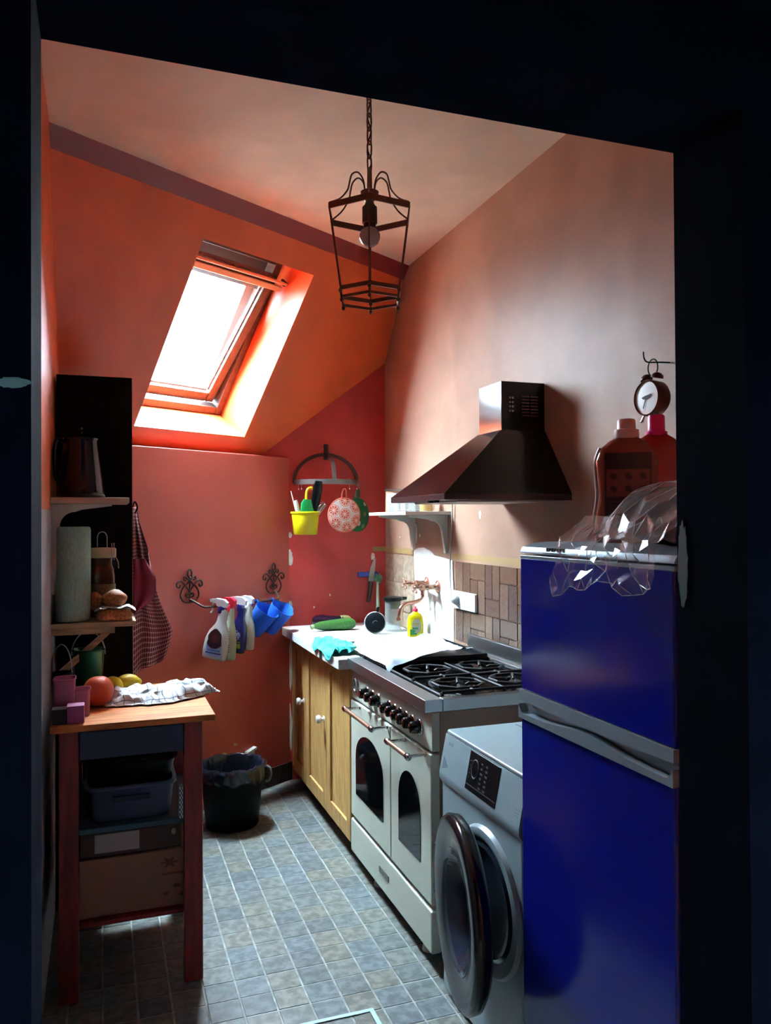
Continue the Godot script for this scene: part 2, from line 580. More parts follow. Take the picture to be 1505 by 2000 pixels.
	# chipped paint on the doorway's right reveal
	g = Geo.new().at(Vector3(0.8258, 0, 0), SIDE)
	g.prism(ragged(Vector2(0.9865, 1.466), 0.0105, 0.062, 36, 3, 0.88), -0.0012, 0.0)
	part(g, "bare_patch", mat("bare filler", rgb(120, 130, 128), 0.9), get_node("wall_front"))
	g = Geo.new()
	g.prism(ragged(Vector2(-0.082, 1.673), 0.016, 0.0055, 30, 6, 0.8), -0.861, -0.8588)
	part(g, "bare_patch", mat("pale scuff", rgb(120, 150, 150), 0.9), get_node("wall_front"))
	# paint knocked off the boxed panel and off the corner beside it
	for q in [[-0.355, 0.262, 0.024, 0.016, 1], [-0.275, 0.302, 0.017, 0.009, 2], [-0.225, 0.32, 0.003, 0.003, 3]]:
		g = Geo.new().at(pp(0, 0, 0), skew)
		g.prism(ragged(Vector2(q[0], q[1]), q[2], q[3], 11, q[4]), 0.0, 0.0012)
		part(g, "bare_patch", mat("bare board", rgb(190, 158, 122), 0.8), panel)
	for q in [[1.05, 1.32, 0.021, 0.055, 4], [1.052, 1.455, 0.015, 0.017, 5], [1.052, 1.035, 0.014, 0.032, 6], [1.052, 0.69, 0.019, 0.15, 7], [1.05, 0.31, 0.015, 0.14, 8], [1.575, 1.318, 0.013, 0.024, 9], [1.2, 1.02, 0.005, 0.007, 10], [1.3, 1.09, 0.004, 0.008, 11]]:
		if q[2] > 0.0:
			g = Geo.new().at(Vector3(0, 0, BZ))
			g.prism(ragged(Vector2(q[0], q[1]), q[2], q[3], 22, q[4], 0.75), 0.0, 0.0012)
			part(g, "bare_patch", P.plaster, back)
	# dark tiled foot of the panel beside the cupboard
	for k in 3:
		g = Geo.new().at(Vector3(FOOT.x, 0, FOOT.z), skew)
		g.span(Vector3(-0.15 + k * 0.102, 0.004, BOX), Vector3(-0.051 + k * 0.102, 0.11, BOX + 0.008), 0.002)
		part(g, "skirting_tile", mat("dark skirting tile", rgb(62, 46, 42), 0.4), panel)

func ragged(c: Vector2, rx: float, ry: float, k: int, sd: int, lo := 0.7) -> PackedVector2Array:
	var r := RandomNumberGenerator.new()
	r.seed = sd
	var o := PackedVector2Array()
	for i in k:
		var a := TAU * i / k
		var s := r.randf_range(lo, 1.12)
		o.append(c + Vector2(cos(a) * rx * s, sin(a) * ry * s))
	return o

func roof_window() -> void:
	var rb := Basis(U, V, -N)
	var dark := mat("dark stained frame", rgb(64, 36, 26), 0.4)
	var w := Node3D.new()
	w.name = "window_1"
	w.transform = Transform3D(rb, rp(-0.5365, 0.596, 0.25))
	org[w] = Vector3()
	add_child(w)
	tag(w, "roof window of dark varnished wood, tilted a little open", "window")
	w.set_meta("kind", "structure")
	# local x along U, y up the slope, z into the room; the opening is 0.713 by 0.982
	var g := Geo.new()
	g.span(Vector3(-0.3565, -0.491, -0.07), Vector3(-0.31, 0.491, 0.0), 0.003)
	g.span(Vector3(0.31, -0.491, -0.07), Vector3(0.3565, 0.491, 0.0), 0.003)
	g.span(Vector3(-0.31, -0.491, -0.07), Vector3(0.31, -0.446, 0.0), 0.003)
	part(g, "window_frame", P.winwood, w)
	g = Geo.new()
	g.span(Vector3(-0.31, 0.43, -0.07), Vector3(0.31, 0.491, 0.0), 0.003)
	g.span(Vector3(-0.35, 0.26, -0.078), Vector3(0.35, 0.48, -0.071), 0.002)  # added plate that hides the bright gap above the sash
	part(g, "frame_head", dark, w)
	for x in [-0.3, 0.3]:
		g = Geo.new()
		g.span(Vector3(x - 0.03, -0.45, -0.125), Vector3(x + 0.03, 0.44, -0.115), 0.001)
		g.span(Vector3(x - 0.004 + 0.03 * signf(x), -0.45, -0.12), Vector3(x + 0.004 + 0.03 * signf(x), 0.44, -0.06), 0.001)
		part(g, "gap_plate", dark, w)  # added plates that shut out the sky beside the sash
	# the sash turns about its middle: head into the room, foot out
	var s := Node3D.new()
	s.name = "sash"
	s.transform = Transform3D(Basis(Vector3.RIGHT, 0.135), Vector3(0, -0.01, -0.005))
	org[s] = Vector3()
	w.add_child(s)
	g = Geo.new()
	g.span(Vector3(-0.3, -0.43, -0.03), Vector3(-0.245, 0.40, 0.02), 0.006)
	g.span(Vector3(0.245, -0.43, -0.03), Vector3(0.3, 0.40, 0.02), 0.006)
	g.span(Vector3(-0.245, -0.43, -0.03), Vector3(0.245, -0.37, 0.02), 0.006)
	g.span(Vector3(-0.3, 0.335, -0.03), Vector3(0.3, 0.40, 0.02), 0.006)
	part(g, "sash_frame", P.winwood, s)
	var cream := mat("pale blind bar", rgb(214, 178, 140), 0.5)
	g = Geo.new()
	g.span(Vector3(-0.34, 0.33, 0.021), Vector3(0.345, 0.362, 0.034), 0.004)
	part(g, "blind_bar", cream, s)
	g = Geo.new()
	g.cyl(Vector3(-0.345, 0.39, 0.05), Vector3(0.345, 0.39, 0.05), 0.008, 10)
	part(g, "opening_bar", cream, s)
	for x in [-0.335, 0.0, 0.335]:
		g = Geo.new()
		g.span(Vector3(x - 0.008, 0.375, 0.015), Vector3(x + 0.008, 0.402, 0.052), 0.002)
		part(g, "bar_clip", dark, s)
	for q in [[-0.25, -0.36, -0.236, 0.33], [0.236, -0.36, 0.25, 0.33], [-0.236, -0.368, 0.236, -0.356]]:
		g = Geo.new()
		g.span(Vector3(q[0], q[1], -0.012), Vector3(q[2], q[3], -0.004))
		part(g, "gasket", mat("grey gasket", rgb(150, 156, 160), 0.6), s)
	g = Geo.new()
	g.span(Vector3(-0.25, -0.375, -0.02), Vector3(0.25, 0.345, -0.016))
	part(g, "pane", glass("window glass", Color(1, 1, 1), 0.02), s)

func floor_tiles() -> void:
	var fl: Node3D = org["floor"]
	var ms: Array = []
	var tones := [rgb(106, 111, 110), rgb(115, 117, 112), rgb(98, 103, 104), rgb(119, 117, 108), rgb(107, 114, 117)]
	for i in tones.size():
		ms.append(varied("stone floor tile %d" % i, tones[i], 0.34, 0.76, 0.02, Vector3(4, 4, 4), 0.12, 0.0, 20 + i))
	var shapes: Array = []
	for k in 3:
		var g := Geo.new()
		g.box(Vector3(0, 0.0, 0), Vector3(0.0985 - k * 0.0006, 0.006, 0.0985 - (2 - k) * 0.0006), 0.0016)
		shapes.append(g.mesh())
	var many := Geo.new()
	var n := 0
	for j in 35:
		for i in 18:
			var c := Vector3(0.987 + 0.104 * (6 - i), 0.0, -1.195 - 0.104 * j)
			c.y = -0.0012 + rng.randf_range(0, 0.0007)
			if c.x > 1.6 or c.x < LX or c.z < -4.66: continue
			# the knee wall and its panel cut the far left corner off
			if (c - FOOT).dot(IN) < BOX + 0.07 and c.x < 1.0: continue
			var seen := c.x < 1.09 and c.z < -2.15 and (c.x > 0.3 or c.z > -3.45)
			if seen and n < 298:
				var o := MeshInstance3D.new()
				o.name = "tile"
				o.mesh = shapes[rng.randi() % 3]
				o.material_override = ms[rng.randi() % ms.size()]
				o.position = c
				o.rotation = Vector3(rng.randf_range(-0.004, 0.004), rng.randf_range(-0.006, 0.006), rng.randf_range(-0.004, 0.004))
				fl.add_child(o, true)
				n += 1
			else:
				many.box(c, Vector3(0.098, 0.006, 0.098), 0.0016)
	var rest := part(many, "tile_field", ms[1], fl)
	rest.set_meta("kind", "stuff")
	# pale strip round a hatch in the floor
	var g := Geo.new()
	g.span(Vector3(0.36, 0.003, -2.4), Vector3(0.8, 0.006, -2.385), 0.001)
	g.span(Vector3(0.785, 0.003, -2.385), Vector3(0.8, 0.006, -1.95), 0.001)
	g.span(Vector3(0.36, 0.003, -2.385), Vector3(0.375, 0.006, -1.95), 0.001)
	g.span(Vector3(0.375, 0.003, -1.965), Vector3(0.785, 0.006, -1.95), 0.001)
	single(g, "hatch_frame", mat("pale blue strip", rgb(170, 200, 215), 0.4), "pale blue strip framing a square hatch in the floor, nearest the camera", "frame", Vector3(0.58, 0.003, -2.17))

func wall_tiles() -> void:
	var wall: Node3D = org["right"]
	var ms: Array = []
	for c in [rgb(106, 80, 64), rgb(98, 74, 60), rgb(114, 88, 72), rgb(94, 72, 62)]:
		ms.append(varied("brown glazed tile %d" % ms.size(), c, 0.16, 0.88, 0.02, Vector3(9, 9, 9), 0.06, 0.0, 40 + ms.size()))
	var tile := func(z0: float, z1: float, y0: float, y1: float, m: Material) -> void:   # z0 the far end
		var g := Geo.new()
		var c := Vector3(RX, (y0 + y1) / 2, (z0 + z1) / 2)
		g.box(Vector3(), Vector3(0.012, absf(y1 - y0) - 0.0035, absf(z1 - z0) - 0.0035), 0.002)
		var o := part(g, "tile", m, wall)
		o.position = c
		o.rotation = Vector3(0, rng.randf_range(-0.014, 0.014), rng.randf_range(-0.014, 0.014))
	# basket weave: a pair of upright tiles, then a pair of level ones
	var zs := [-3.632, -3.462, -3.306, -3.163, -3.003, -2.848, -2.69, -2.535]
	var top := 1.334
	for k in 7:
		var z0: float = zs[k]
		var z1: float = zs[k + 1]
		var y := top
		var up := k % 2 == 0
		if k % 2 == 1:
			tile.call(z0, z1, y - 0.078, y, ms[rng.randi() % 4])
			y -= 0.078
		while y > 0.99:
			var zm := (z0 + z1) / 2
			var b := maxf(y - 0.156, 0.94)
			tile.call(z0, zm, b, y, ms[rng.randi() % 4])
			tile.call(zm, z1, b, y, ms[rng.randi() % 4])
			y = b
			if y > 0.99:
				var d := maxf(y - 0.078, 0.94)
				tile.call(z0, z1, d, y, ms[rng.randi() % 4])
				y = d
	# plain beige tiles in the corner by the sink
	var beige: Array = []
	for c in [rgb(170, 148, 126), rgb(162, 138, 116), rgb(176, 156, 134)]:
		beige.append(varied("beige wall tile %d" % beige.size(), c, 0.2, 0.86, 0.02, Vector3(4, 4, 4), 0.06, 0.0, 50 + beige.size()))
	var bz := [-4.672, -4.53, -4.362, -4.195]
	for k in 3:
		var y := 1.338
		while y > 0.93:
			var b := maxf(y - 0.166, 0.917)
			tile.call(bz[k], bz[k + 1], b, y, beige[rng.randi() % 3])
			y = b
	# the bare white plaster behind the tap and its crumbled upper edge
	var g := Geo.new().at(Vector3(RX, 0, 0), SIDE)
	g.prism(PackedVector2Array([Vector2(4.19, 0.917), Vector2(3.66, 0.917), Vector2(3.655, 1.1), Vector2(3.668, 1.335), Vector2(3.78, 1.345), Vector2(3.9, 1.352), Vector2(3.95, 1.372), Vector2(4.05, 1.39), Vector2(4.13, 1.385), Vector2(4.2, 1.37), Vector2(4.188, 1.2)]), -0.004, 0.002)
	part(g, "bare_plaster", P.plaster, wall)
	for q in [[4.17, 1.47, 0.02, 0.07, 11], [4.11, 1.455, 0.012, 0.014, 12], [4.43, 1.44, 0.006, 0.006, 13], [3.36, 1.565, 0.012, 0.02, 14]]:
		g = Geo.new().at(Vector3(RX, 0, 0), SIDE)
		g.prism(ragged(Vector2(q[0], q[1]), q[2], q[3], 12, q[4]), -0.0015, 0.001)
		part(g, "bare_patch", P.plaster, wall)
	# yellowed masking tape along the top of the tiles and up the corner
	var tape := mat("yellowed masking tape", rgb(146, 116, 70), 0.7)
	g = Geo.new().at(Vector3(RX, 0, 0), SIDE)
	g.prism(PackedVector2Array([Vector2(2.5, 1.342), Vector2(2.5, 1.371), Vector2(3.7, 1.372), Vector2(3.7, 1.343)]), -0.0012, 0.001)
	part(g, "tape_strip", tape, wall)
	g = Geo.new().at(Vector3(RX, 0, 0), SIDE)
	g.prism(PackedVector2Array([Vector2(4.2, 1.345), Vector2(4.2, 1.375), Vector2(4.675, 1.378), Vector2(4.675, 1.348)]), -0.0075, 0.001)
	part(g, "tape_strip", tape, wall)
	g = Geo.new()
	g.span(Vector3(1.575, 1.348, BZ + 0.001), Vector3(1.66, 1.378, BZ - 0.001))
	part(g, "tape_strip", tape, get_node("wall_back"))
	# double socket
	var s := thing("wall_socket", "white double wall socket among the brown tiles, a grey plug in it", "socket", Vector3(RX - 0.006, 1.147, -3.507))
	g = Geo.new()
	g.span(Vector3(RX - 0.022, 1.104, -3.632), Vector3(RX - 0.006, 1.19, -3.382), 0.004)
	part(g, "plate", P.white, s)
	for z in [-3.57, -3.443]:
		g = Geo.new().at(Vector3(RX - 0.022, 1.147, z), Basis(Vector3.BACK, PI / 2))
		g.lathe([Vector2(0.0, -0.004), Vector2(0.026, -0.004), Vector2(0.03, 0.001), Vector2(0.033, 0.0)], 20)
		part(g, "outlet", mat("grey socket well", rgb(178, 184, 186), 0.4), s)

func arch(z0: float, z1: float, y0: float, spring: float, top: float, k := 14) -> PackedVector2Array:   # outline seen from the room's left: x = -z
	var o := PackedVector2Array([Vector2(-z1, y0), Vector2(-z0, y0)])
	var c := Vector2((-z0 - z1) / 2, spring)
	for i in k + 1:
		var a := PI * i / k
		o.append(c + Vector2(cos(a) * (z1 - z0) / 2, sin(a) * (top - spring)))
	return o

func stove() -> void:
	var s := thing("range_cooker", "wide cream range cooker with two arched oven doors and a steel hob", "cooker", Vector3(1.35, 0, -2.996))
	var z0 := -3.455
	var z1 := -2.536
	var g := Geo.new()
	g.span(Vector3(1.085, 0.08, z0 + 0.004), Vector3(1.64, 0.878, z1 - 0.004), 0.004)
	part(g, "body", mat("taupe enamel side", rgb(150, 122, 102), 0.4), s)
	# hob top: a steel rim round a black well
	g = Geo.new()
	g.span(Vector3(FX, 0.877, z0), Vector3(1.105, 0.921, z1), 0.0025)
	g.span(Vector3(1.105, 0.877, z1 - 0.035), Vector3(1.66, 0.921, z1), 0.0025)
	g.span(Vector3(1.105, 0.877, z0), Vector3(1.66, 0.921, z0 + 0.015), 0.0025)
	g.span(Vector3(1.6, 0.877, z0), Vector3(1.66, 0.921, z1), 0.0025)
	part(g, "hob_rim", P.steel, s)
	g = Geo.new()
	g.span(Vector3(1.1, 0.878, z0 + 0.01), Vector3(1.605, 0.906, z1 - 0.03))
	part(g, "hob_well", mat("black hob enamel", rgb(12, 10, 11), 0.12), s)
	g = Geo.new()
	g.span(Vector3(1.635, 0.921, z0), Vector3(1.655, 0.998, z1), 0.003)
	g.span(Vector3(1.61, 0.921, z0), Vector3(1.64, 0.93, z1), 0.002)
	part(g, "splashback", P.steel, s)
	# burners
	var burn := [[1.245, -3.32, 0.036], [1.47, -3.32, 0.05], [1.245, -2.85, 0.05], [1.5, -2.87, 0.036], [1.235, -2.63, 0.03], [1.51, -2.64, 0.045], [1.4, -3.12, 0.06]]
	for b in burn:
		g = Geo.new().at(Vector3(b[0], 0.906, b[1]))
		g.lathe([Vector2(0, 0), Vector2(b[2] * 1.2, 0), Vector2(b[2] * 1.15, 0.006), Vector2(b[2], 0.008), Vector2(b[2], 0.014), Vector2(0, 0.016)], 24)
		var bu := part(g, "burner", mat("matt burner metal", rgb(70, 70, 74), 0.4, 0.7), s)
		g = Geo.new().at(Vector3(b[0], 0.922, b[1]))
		g.lathe([Vector2(0, 0), Vector2(b[2] * 0.8, 0), Vector2(b[2] * 0.85, 0.003), Vector2(b[2] * 0.7, 0.008), Vector2(0, 0.009)], 24)
		part(g, "burner_cap", P.black, bu)
	# cast iron grates: three frames with fingers that reach over the burners
	for q in [[z0 + 0.02, -3.163], [-3.155, -2.845], [-2.838, z1 - 0.038]]:
		g = Geo.new()
		var a: float = q[0]
		var b: float = q[1]
		var y := 0.934
		var w := 0.006
		var bar := func(p: Vector3, r: Vector3) -> void: g.tube([p, r], w, 6)
		var x0 := 1.118
		var x1 := 1.592
		bar.call(Vector3(x0, y - 0.012, a), Vector3(x0, y - 0.012, b))
		bar.call(Vector3(x1, y - 0.012, a), Vector3(x1, y - 0.012, b))
		bar.call(Vector3(x0, y, a), Vector3(x1, y, a))
		bar.call(Vector3(x0, y, b), Vector3(x1, y, b))
		var m := (a + b) / 2
		bar.call(Vector3(1.36, y, a), Vector3(1.36, y, b))
		for x in [1.24, 1.475]:
			for t in 8:
				var an := TAU * (t + 0.5) / 8
				var d := Vector3(cos(an) * 0.095, 0, sin(an) * minf(0.095, (b - a) * 0.42))
				var an2 := TAU * (t + 1.5) / 8
				var d2 := Vector3(cos(an2) * 0.095, 0, sin(an2) * minf(0.095, (b - a) * 0.42))
				bar.call(Vector3(x, y, m) + d, Vector3(x, y, m) + d2)
				if t % 2 == 0:
					bar.call(Vector3(x, y, m) + d, Vector3(x, y, m) + d * 0.4)
					bar.call(Vector3(x, y, m) + d * 0.42, Vector3(x, y - 0.006, m) + d * 0.3)
			bar.call(Vector3(x, y, m - (b - a) * 0.42), Vector3(x, y, a))
			bar.call(Vector3(x, y, m + (b - a) * 0.42), Vector3(x, y, b))
		for p in [Vector2(x0, a), Vector2(x0, b), Vector2(x1, a), Vector2(x1, b), Vector2(1.24, b), Vector2(1.36, b), Vector2(1.475, b)]:
			g.tube([Vector3(p.x, 0.906, p.y), Vector3(p.x, y, p.y)], w * 1.2, 6)
		part(g, "grate", mat("cast iron", rgb(30, 30, 32), 0.4, 0.35), s)
	# control panel with its dial and nine knobs
	g = Geo.new()
	g.span(Vector3(1.06, 0.744, z0 + 0.004), Vector3(1.09, 0.878, z1 + 0.008), 0.003)
	var cp := part(g, "control_panel", P.cream, s)
	var face := Basis(Vector3.BACK, PI / 2)    # lathe axis turned to point out of the front
	g = Geo.new().at(Vector3(1.0605, 0.81, -3.385), face)
	g.lathe([Vector2(0, 0.004), Vector2(0.024, 0.004), Vector2(0.026, 0.01), Vector2(0.031, 0.008), Vector2(0.032, 0)], 24)
	part(g, "clock_dial", mat("grey clock dial", rgb(140, 142, 138), 0.2, 0.4), cp)
	for z in [-3.225, -3.153, -3.08, -2.95, -2.888, -2.826, -2.765, -2.703, -2.636]:
		g = Geo.new().at(Vector3(1.06, 0.806, z), face)
		g.lathe([Vector2(0.027, 0), Vector2(0.027, 0.006), Vector2(0.022, 0.009), Vector2(0.0205, 0.034), Vector2(0.0185, 0.038), Vector2(0, 0.039)], 20)
		var kn := part(g, "knob", mat("black knob", rgb(12, 11, 11), 0.15), cp)
		g = Geo.new().at(Vector3(1.06, 0.806, z), face)
		g.lathe([Vector2(0.0275, 0.0), Vector2(0.029, 0.003), Vector2(0.0272, 0.006)], 20)
		part(g, "knob_ring", P.chrome, kn)
		g = Geo.new().at(Vector3(1.06, 0.806, z), face)
		g.lathe([Vector2(0.0, 0.0392), Vector2(0.011, 0.039), Vector2(0.013, 0.041), Vector2(0.0, 0.0445)], 14)
		part(g, "knob_dot", P.chrome, kn)
	# doors
	for d in [[z0 + 0.004, -2.933, -3.376, -3.014, -3.322, -2.947, "wide oven door"], [-2.927, z1 + 0.012, -2.838, -2.62, -2.779, -2.553, "narrow oven door"]]:
		g = Geo.new()
		g.span(Vector3(1.053, 0.222, d[0]), Vector3(1.089, 0.737, d[1]), 0.005)
		var dr := part(g, "oven_door", P.cream, s)
		dr.set_meta("label", d[6] + " with an arched dark window")
		g = Geo.new().at(Vector3(1.053, 0, 0), SIDE)
		g.prism(arch(d[2], d[3], 0.335, 0.503, 0.621), -0.002, 0.004)
		part(g, "oven_window", P.darkglass, dr)
		var y := 0.727
		g = Geo.new()
		g.cyl(Vector3(0.985, y, d[4] + 0.02), Vector3(0.985, y, d[5] - 0.02), 0.0085, 14)
		part(g, "handle_rod", mat("dull copper rod", rgb(166, 122, 100), 0.36, 0.8), dr)
		for z in [d[4], d[5]]:
			var sg := 1.0 if z == d[4] else -1.0
			g = Geo.new()
			g.cyl(Vector3(1.055, y, z + sg * 0.012), Vector3(0.985, y, z + sg * 0.012), 0.0055, 10)
			g.at(Vector3(0.985, y, z), Basis(Vector3.RIGHT, PI / 2 * sg))
			g.lathe([Vector2(0, -0.006), Vector2(0.008, -0.005), Vector2(0.012, 0.0), Vector2(0.012, 0.014), Vector2(0.0095, 0.018), Vector2(0.0095, 0.026)], 14)
			g.at(Vector3())
			g.ball(Vector3(1.051, y, z + sg * 0.012), Vector3(0.007, 0.009, 0.009), 10)
			part(g, "handle_end", P.chrome, dr)
	# drawer, badge and feet
	g = Geo.new()
	g.span(Vector3(1.05, 0.06, z0 + 0.004), Vector3(1.09, 0.207, z1 + 0.016), 0.006)
	var dw := part(g, "drawer", P.cream, s)
	g = Geo.new()
	g.span(Vector3(1.046, 0.126, -3.056), Vector3(1.051, 0.15, -2.944), 0.002)
	part(g, "badge", mat("grey badge", rgb(110, 108, 98), 0.3, 0.6), dw)
	for z in [-3.2, -2.66]:
		for x in [1.1, 1.55]:
			g = Geo.new().at(Vector3(x, 0.003, z))
			g.lathe([Vector2(0, 0), Vector2(0.026, 0), Vector2(0.024, 0.012), Vector2(0.02, 0.02), Vector2(0.02, 0.1)], 14)
			part(g, "foot", P.cream, s)

func fridge() -> void:
	var s := thing("fridge", "tall royal blue fridge freezer with silver top trim and wave handles", "fridge", Vector3(1.33, 0, -1.57))
	var z0 := -1.872
	var z1 := -1.268
	var grey := mat("grey blue trim", rgb(138, 156, 164), 0.3, 0.3)
	var blue := mat("royal blue door", rgb(16, 24, 124), 0.14)
	var g := Geo.new()
	g.span(Vector3(1.085, 0.02, z0 + 0.004), Vector3(1.63, 1.46, z1 - 0.004), 0.006)
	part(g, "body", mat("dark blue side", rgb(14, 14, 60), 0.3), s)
	g = Geo.new()
	g.at(Vector3(), Basis(Vector3(1, 0, 0), Vector3(0, 1, 0), Vector3(0, 0, 1)))
	g.prism(PackedVector2Array([Vector2(1.64, 1.44), Vector2(1.64, 1.475), Vector2(1.12, 1.478), Vector2(1.075, 1.474), Vector2(1.048, 1.465), Vector2(1.04, 1.452), Vector2(1.04, 1.449), Vector2(1.09, 1.446)]), z0, z1)
	var tp := part(g, "top_trim", grey, s)
	# the maker's name on the trim is a row of slim dark strokes, too small in the photograph to read
	g = Geo.new()
	for k in 7:
		var z := -1.745 + k * 0.0125
		g.span(Vector3(1.0425, 1.457, z), Vector3(1.05, 1.4655, z + 0.003))
		if k % 2 == 0: g.span(Vector3(1.0425, 1.457, z), Vector3(1.05, 1.4585, z + 0.009))
		else: g.span(Vector3(1.0425, 1.464, z), Vector3(1.05, 1.4655, z + 0.009))
	g.span(Vector3(1.0395, 1.4525, -1.755), Vector3(1.05, 1.454, -1.65))
	part(g, "name_badge", mat("dark slate print", rgb(62, 78, 86), 0.4), tp).set_meta("kind", "stuff")
	# upper door
	g = Geo.new()
	g.span(Vector3(FX, 1.088, z0), Vector3(1.085, 1.44, z1), 0.008)
	var up := part(g, "upper_door", blue, s)
	g = Geo.new()
	g.span(Vector3(FX + 0.002, 1.434, z0), Vector3(1.07, 1.4445, z1), 0.002)
	part(g, "door_edge", grey, up)
	var wave := PackedVector2Array()
	for i in 25:
		var t := i / 24.0
		wave.append(Vector2(-z0 - t * (z1 - z0), 1.091))
	for i in 25:
		var t := 1.0 - i / 24.0
		wave.append(Vector2(-z0 - t * (z1 - z0), 1.066 - 0.006 * sin(t * PI)))
	g = Geo.new().at(Vector3(FX - 0.004, 0, 0), SIDE)
	g.prism(wave, 0.0, 0.05)
	part(g, "upper_handle", grey, up)
	# lower door
	g = Geo.new()
	g.span(Vector3(FX, 0.03, z0), Vector3(1.085, 1.02, z1), 0.008)
	var lo := part(g, "lower_door", blue, s)
	g = Geo.new()
	g.span(Vector3(FX + 0.02, 1.015, z0 + 0.004), Vector3(1.08, 1.056, z1 - 0.004), 0.004)
	part(g, "grip_back", grey, lo)
	var lip := PackedVector2Array()
	for i in 41:
		var t := i / 40.0
		var e := smoothstep(0.0, 0.03, t) * smoothstep(1.0, 0.97, t)
		var m := exp(-pow((t - 0.5) / 0.2, 2.0))
		lip.append(Vector2(-z0 - t * (z1 - z0), 1.053 - e * (0.021 - 0.018 * m)))
	lip.append(Vector2(-z1, 1.018))
	lip.append(Vector2(-z0, 1.018))
	g = Geo.new().at(Vector3(FX - 0.006, 0, 0), SIDE)
	g.prism(lip, 0.0, 0.022)
	part(g, "lower_handle", grey, lo)
	g = Geo.new()
	g.span(Vector3(1.06, 0, z0 + 0.03), Vector3(1.6, 0.03, z1 - 0.03))
	part(g, "plinth", P.black, s)

func washing_machine() -> void:
	var s := thing("washing_machine", "white washing machine with a black porthole door standing ajar", "washer", Vector3(1.34, 0, -2.14))
	var z0 := -2.41
	var z1 := -1.882
	var white := mat("cool white enamel", rgb(144, 160, 164), 0.28)
	var g := Geo.new()
	g.span(Vector3(1.045, 0.02, z0), Vector3(1.62, 0.72, z1), 0.006)
	part(g, "body", white, s)
	g = Geo.new()
	g.prism(PackedVector2Array([Vector2(1.62, 0.71), Vector2(1.62, 0.835), Vector2(1.061, 0.84), Vector2(1.036, 0.72), Vector2(1.036, 0.70), Vector2(1.045, 0.685)]), z0, z1)
	var fascia := part(g, "fascia", white, s)
	g = Geo.new()
	g.span(Vector3(1.062, 0.838, z0), Vector3(1.62, 0.853, z1), 0.006)
	var lid := part(g, "lid", white, s)
	g = Geo.new()
	g.span(Vector3(1.30, 0.852, z0 + 0.03), Vector3(1.305, 0.8545, z1))
	part(g, "lid_groove", mat("groove grey", rgb(120, 128, 132), 0.5), lid)
	# things on the sloping fascia: local x along the machine towards the camera, y up the slope
	var up := Vector3(0.025, 0.12, 0).normalized()
	var out := Vector3(-0.12, 0.025, 0).normalized()
	var f := Basis(Vector3(0, 0, 1), up, out)
	var fp := Vector3(1.036, 0.72, 0)
	g = Geo.new().at(fp, f)
	g.span(Vector3(-2.217, 0.004, -0.004), Vector3(-2.022, 0.119, 0.002), 0.001)
	var sc := part(g, "display", mat("black display glass", rgb(10, 9, 12), 0.3), fascia)
	var dim := mat("dim display print", rgb(84, 82, 90), 0.5)
	g = Geo.new().at(fp, f)
	var ring: Array = []
	for i in 28: ring.append(Vector3(-2.17 + cos(TAU * i / 28) * 0.021, 0.072 + sin(TAU * i / 28) * 0.027, 0.002))
	g.tube(ring, 0.0026, 6, true)
	for i in 6:
		for j in 2: g.span(Vector3(-2.135 + j * 0.03, 0.025 + i * 0.014, 0.0015), Vector3(-2.122 + j * 0.03 - (i % 3) * 0.002, 0.03 + i * 0.014, 0.0025))
	for i in 5: g.span(Vector3(-2.206, 0.04 + i * 0.012, 0.0015), Vector3(-2.198, 0.043 + i * 0.012, 0.0025))
	g.span(Vector3(-2.215, 0.0195, 0.0015), Vector3(-2.024, 0.021, 0.0025))
	part(g, "display_print", dim, sc).set_meta("kind", "stuff")
	# detergent drawer with its finger hole, and the small grey marks
	g = Geo.new().at(fp, f)
	g.prism(PackedVector2Array([Vector2(-2.393, 0.012), Vector2(-2.352, 0.026), Vector2(-2.393, 0.052)]), -0.002, 0.001)
	part(g, "drawer_grip", mat("grip shadow grey", rgb(110, 124, 130), 0.5), fascia)
	g = Geo.new().at(fp, f)
	for k in 4:
		g.span(Vector3(-2.372 + k * 0.0085, 0.093, -0.001), Vector3(-2.37 + k * 0.0085, 0.102, 0.0008))
		if k != 1: g.span(Vector3(-2.372 + k * 0.0085, 0.1005, -0.001), Vector3(-2.3665 + k * 0.0085, 0.102, 0.0008))
		g.span(Vector3(-2.372 + k * 0.0085, 0.093, -0.001), Vector3(-2.3665 + k * 0.0085, 0.0945, 0.0008))
	for k in 3: g.span(Vector3(-1.915, 0.024 + k * 0.008, -0.001), Vector3(-1.886, 0.026 + k * 0.008, 0.0008))
	part(g, "small_print", mat("grey print", rgb(128, 140, 146), 0.5), fascia).set_meta("kind", "stuff")
	# porthole: white ring, grey gasket, dark drum
	var face := Basis(Vector3.BACK, PI / 2)
	var c := Vector3(1.045, 0.44, -2.09)
	g = Geo.new().at(c, face)
	g.lathe([Vector2(0.15, -0.03), Vector2(0.162, 0.004), Vector2(0.18, 0.014), Vector2(0.2, 0.012), Vector2(0.208, 0.0)], 48)
	var pr := part(g, "porthole_ring", white, s)
	g = Geo.new().at(c, face)
	g.lathe([Vector2(0.0, 0.001), Vector2(0.12, 0.001), Vector2(0.135, 0.004), Vector2(0.152, 0.012), Vector2(0.163, 0.006)], 48)
	part(g, "gasket", mat("dark blue grey rubber", rgb(34, 40, 52), 0.25), pr)
	# the door, hinged at its far side and left a hand's width open
	var th := deg_to_rad(11.0)
	var d := Vector3(-sin(th), 0, cos(th))
	var outn := Vector3(-cos(th), 0, -sin(th))
	var R := 0.258
	var dc := Vector3(0.975, 0.44, -2.32) + d * R
	var db := Basis(d, outn, d.cross(outn))
	g = Geo.new().at(dc, db)
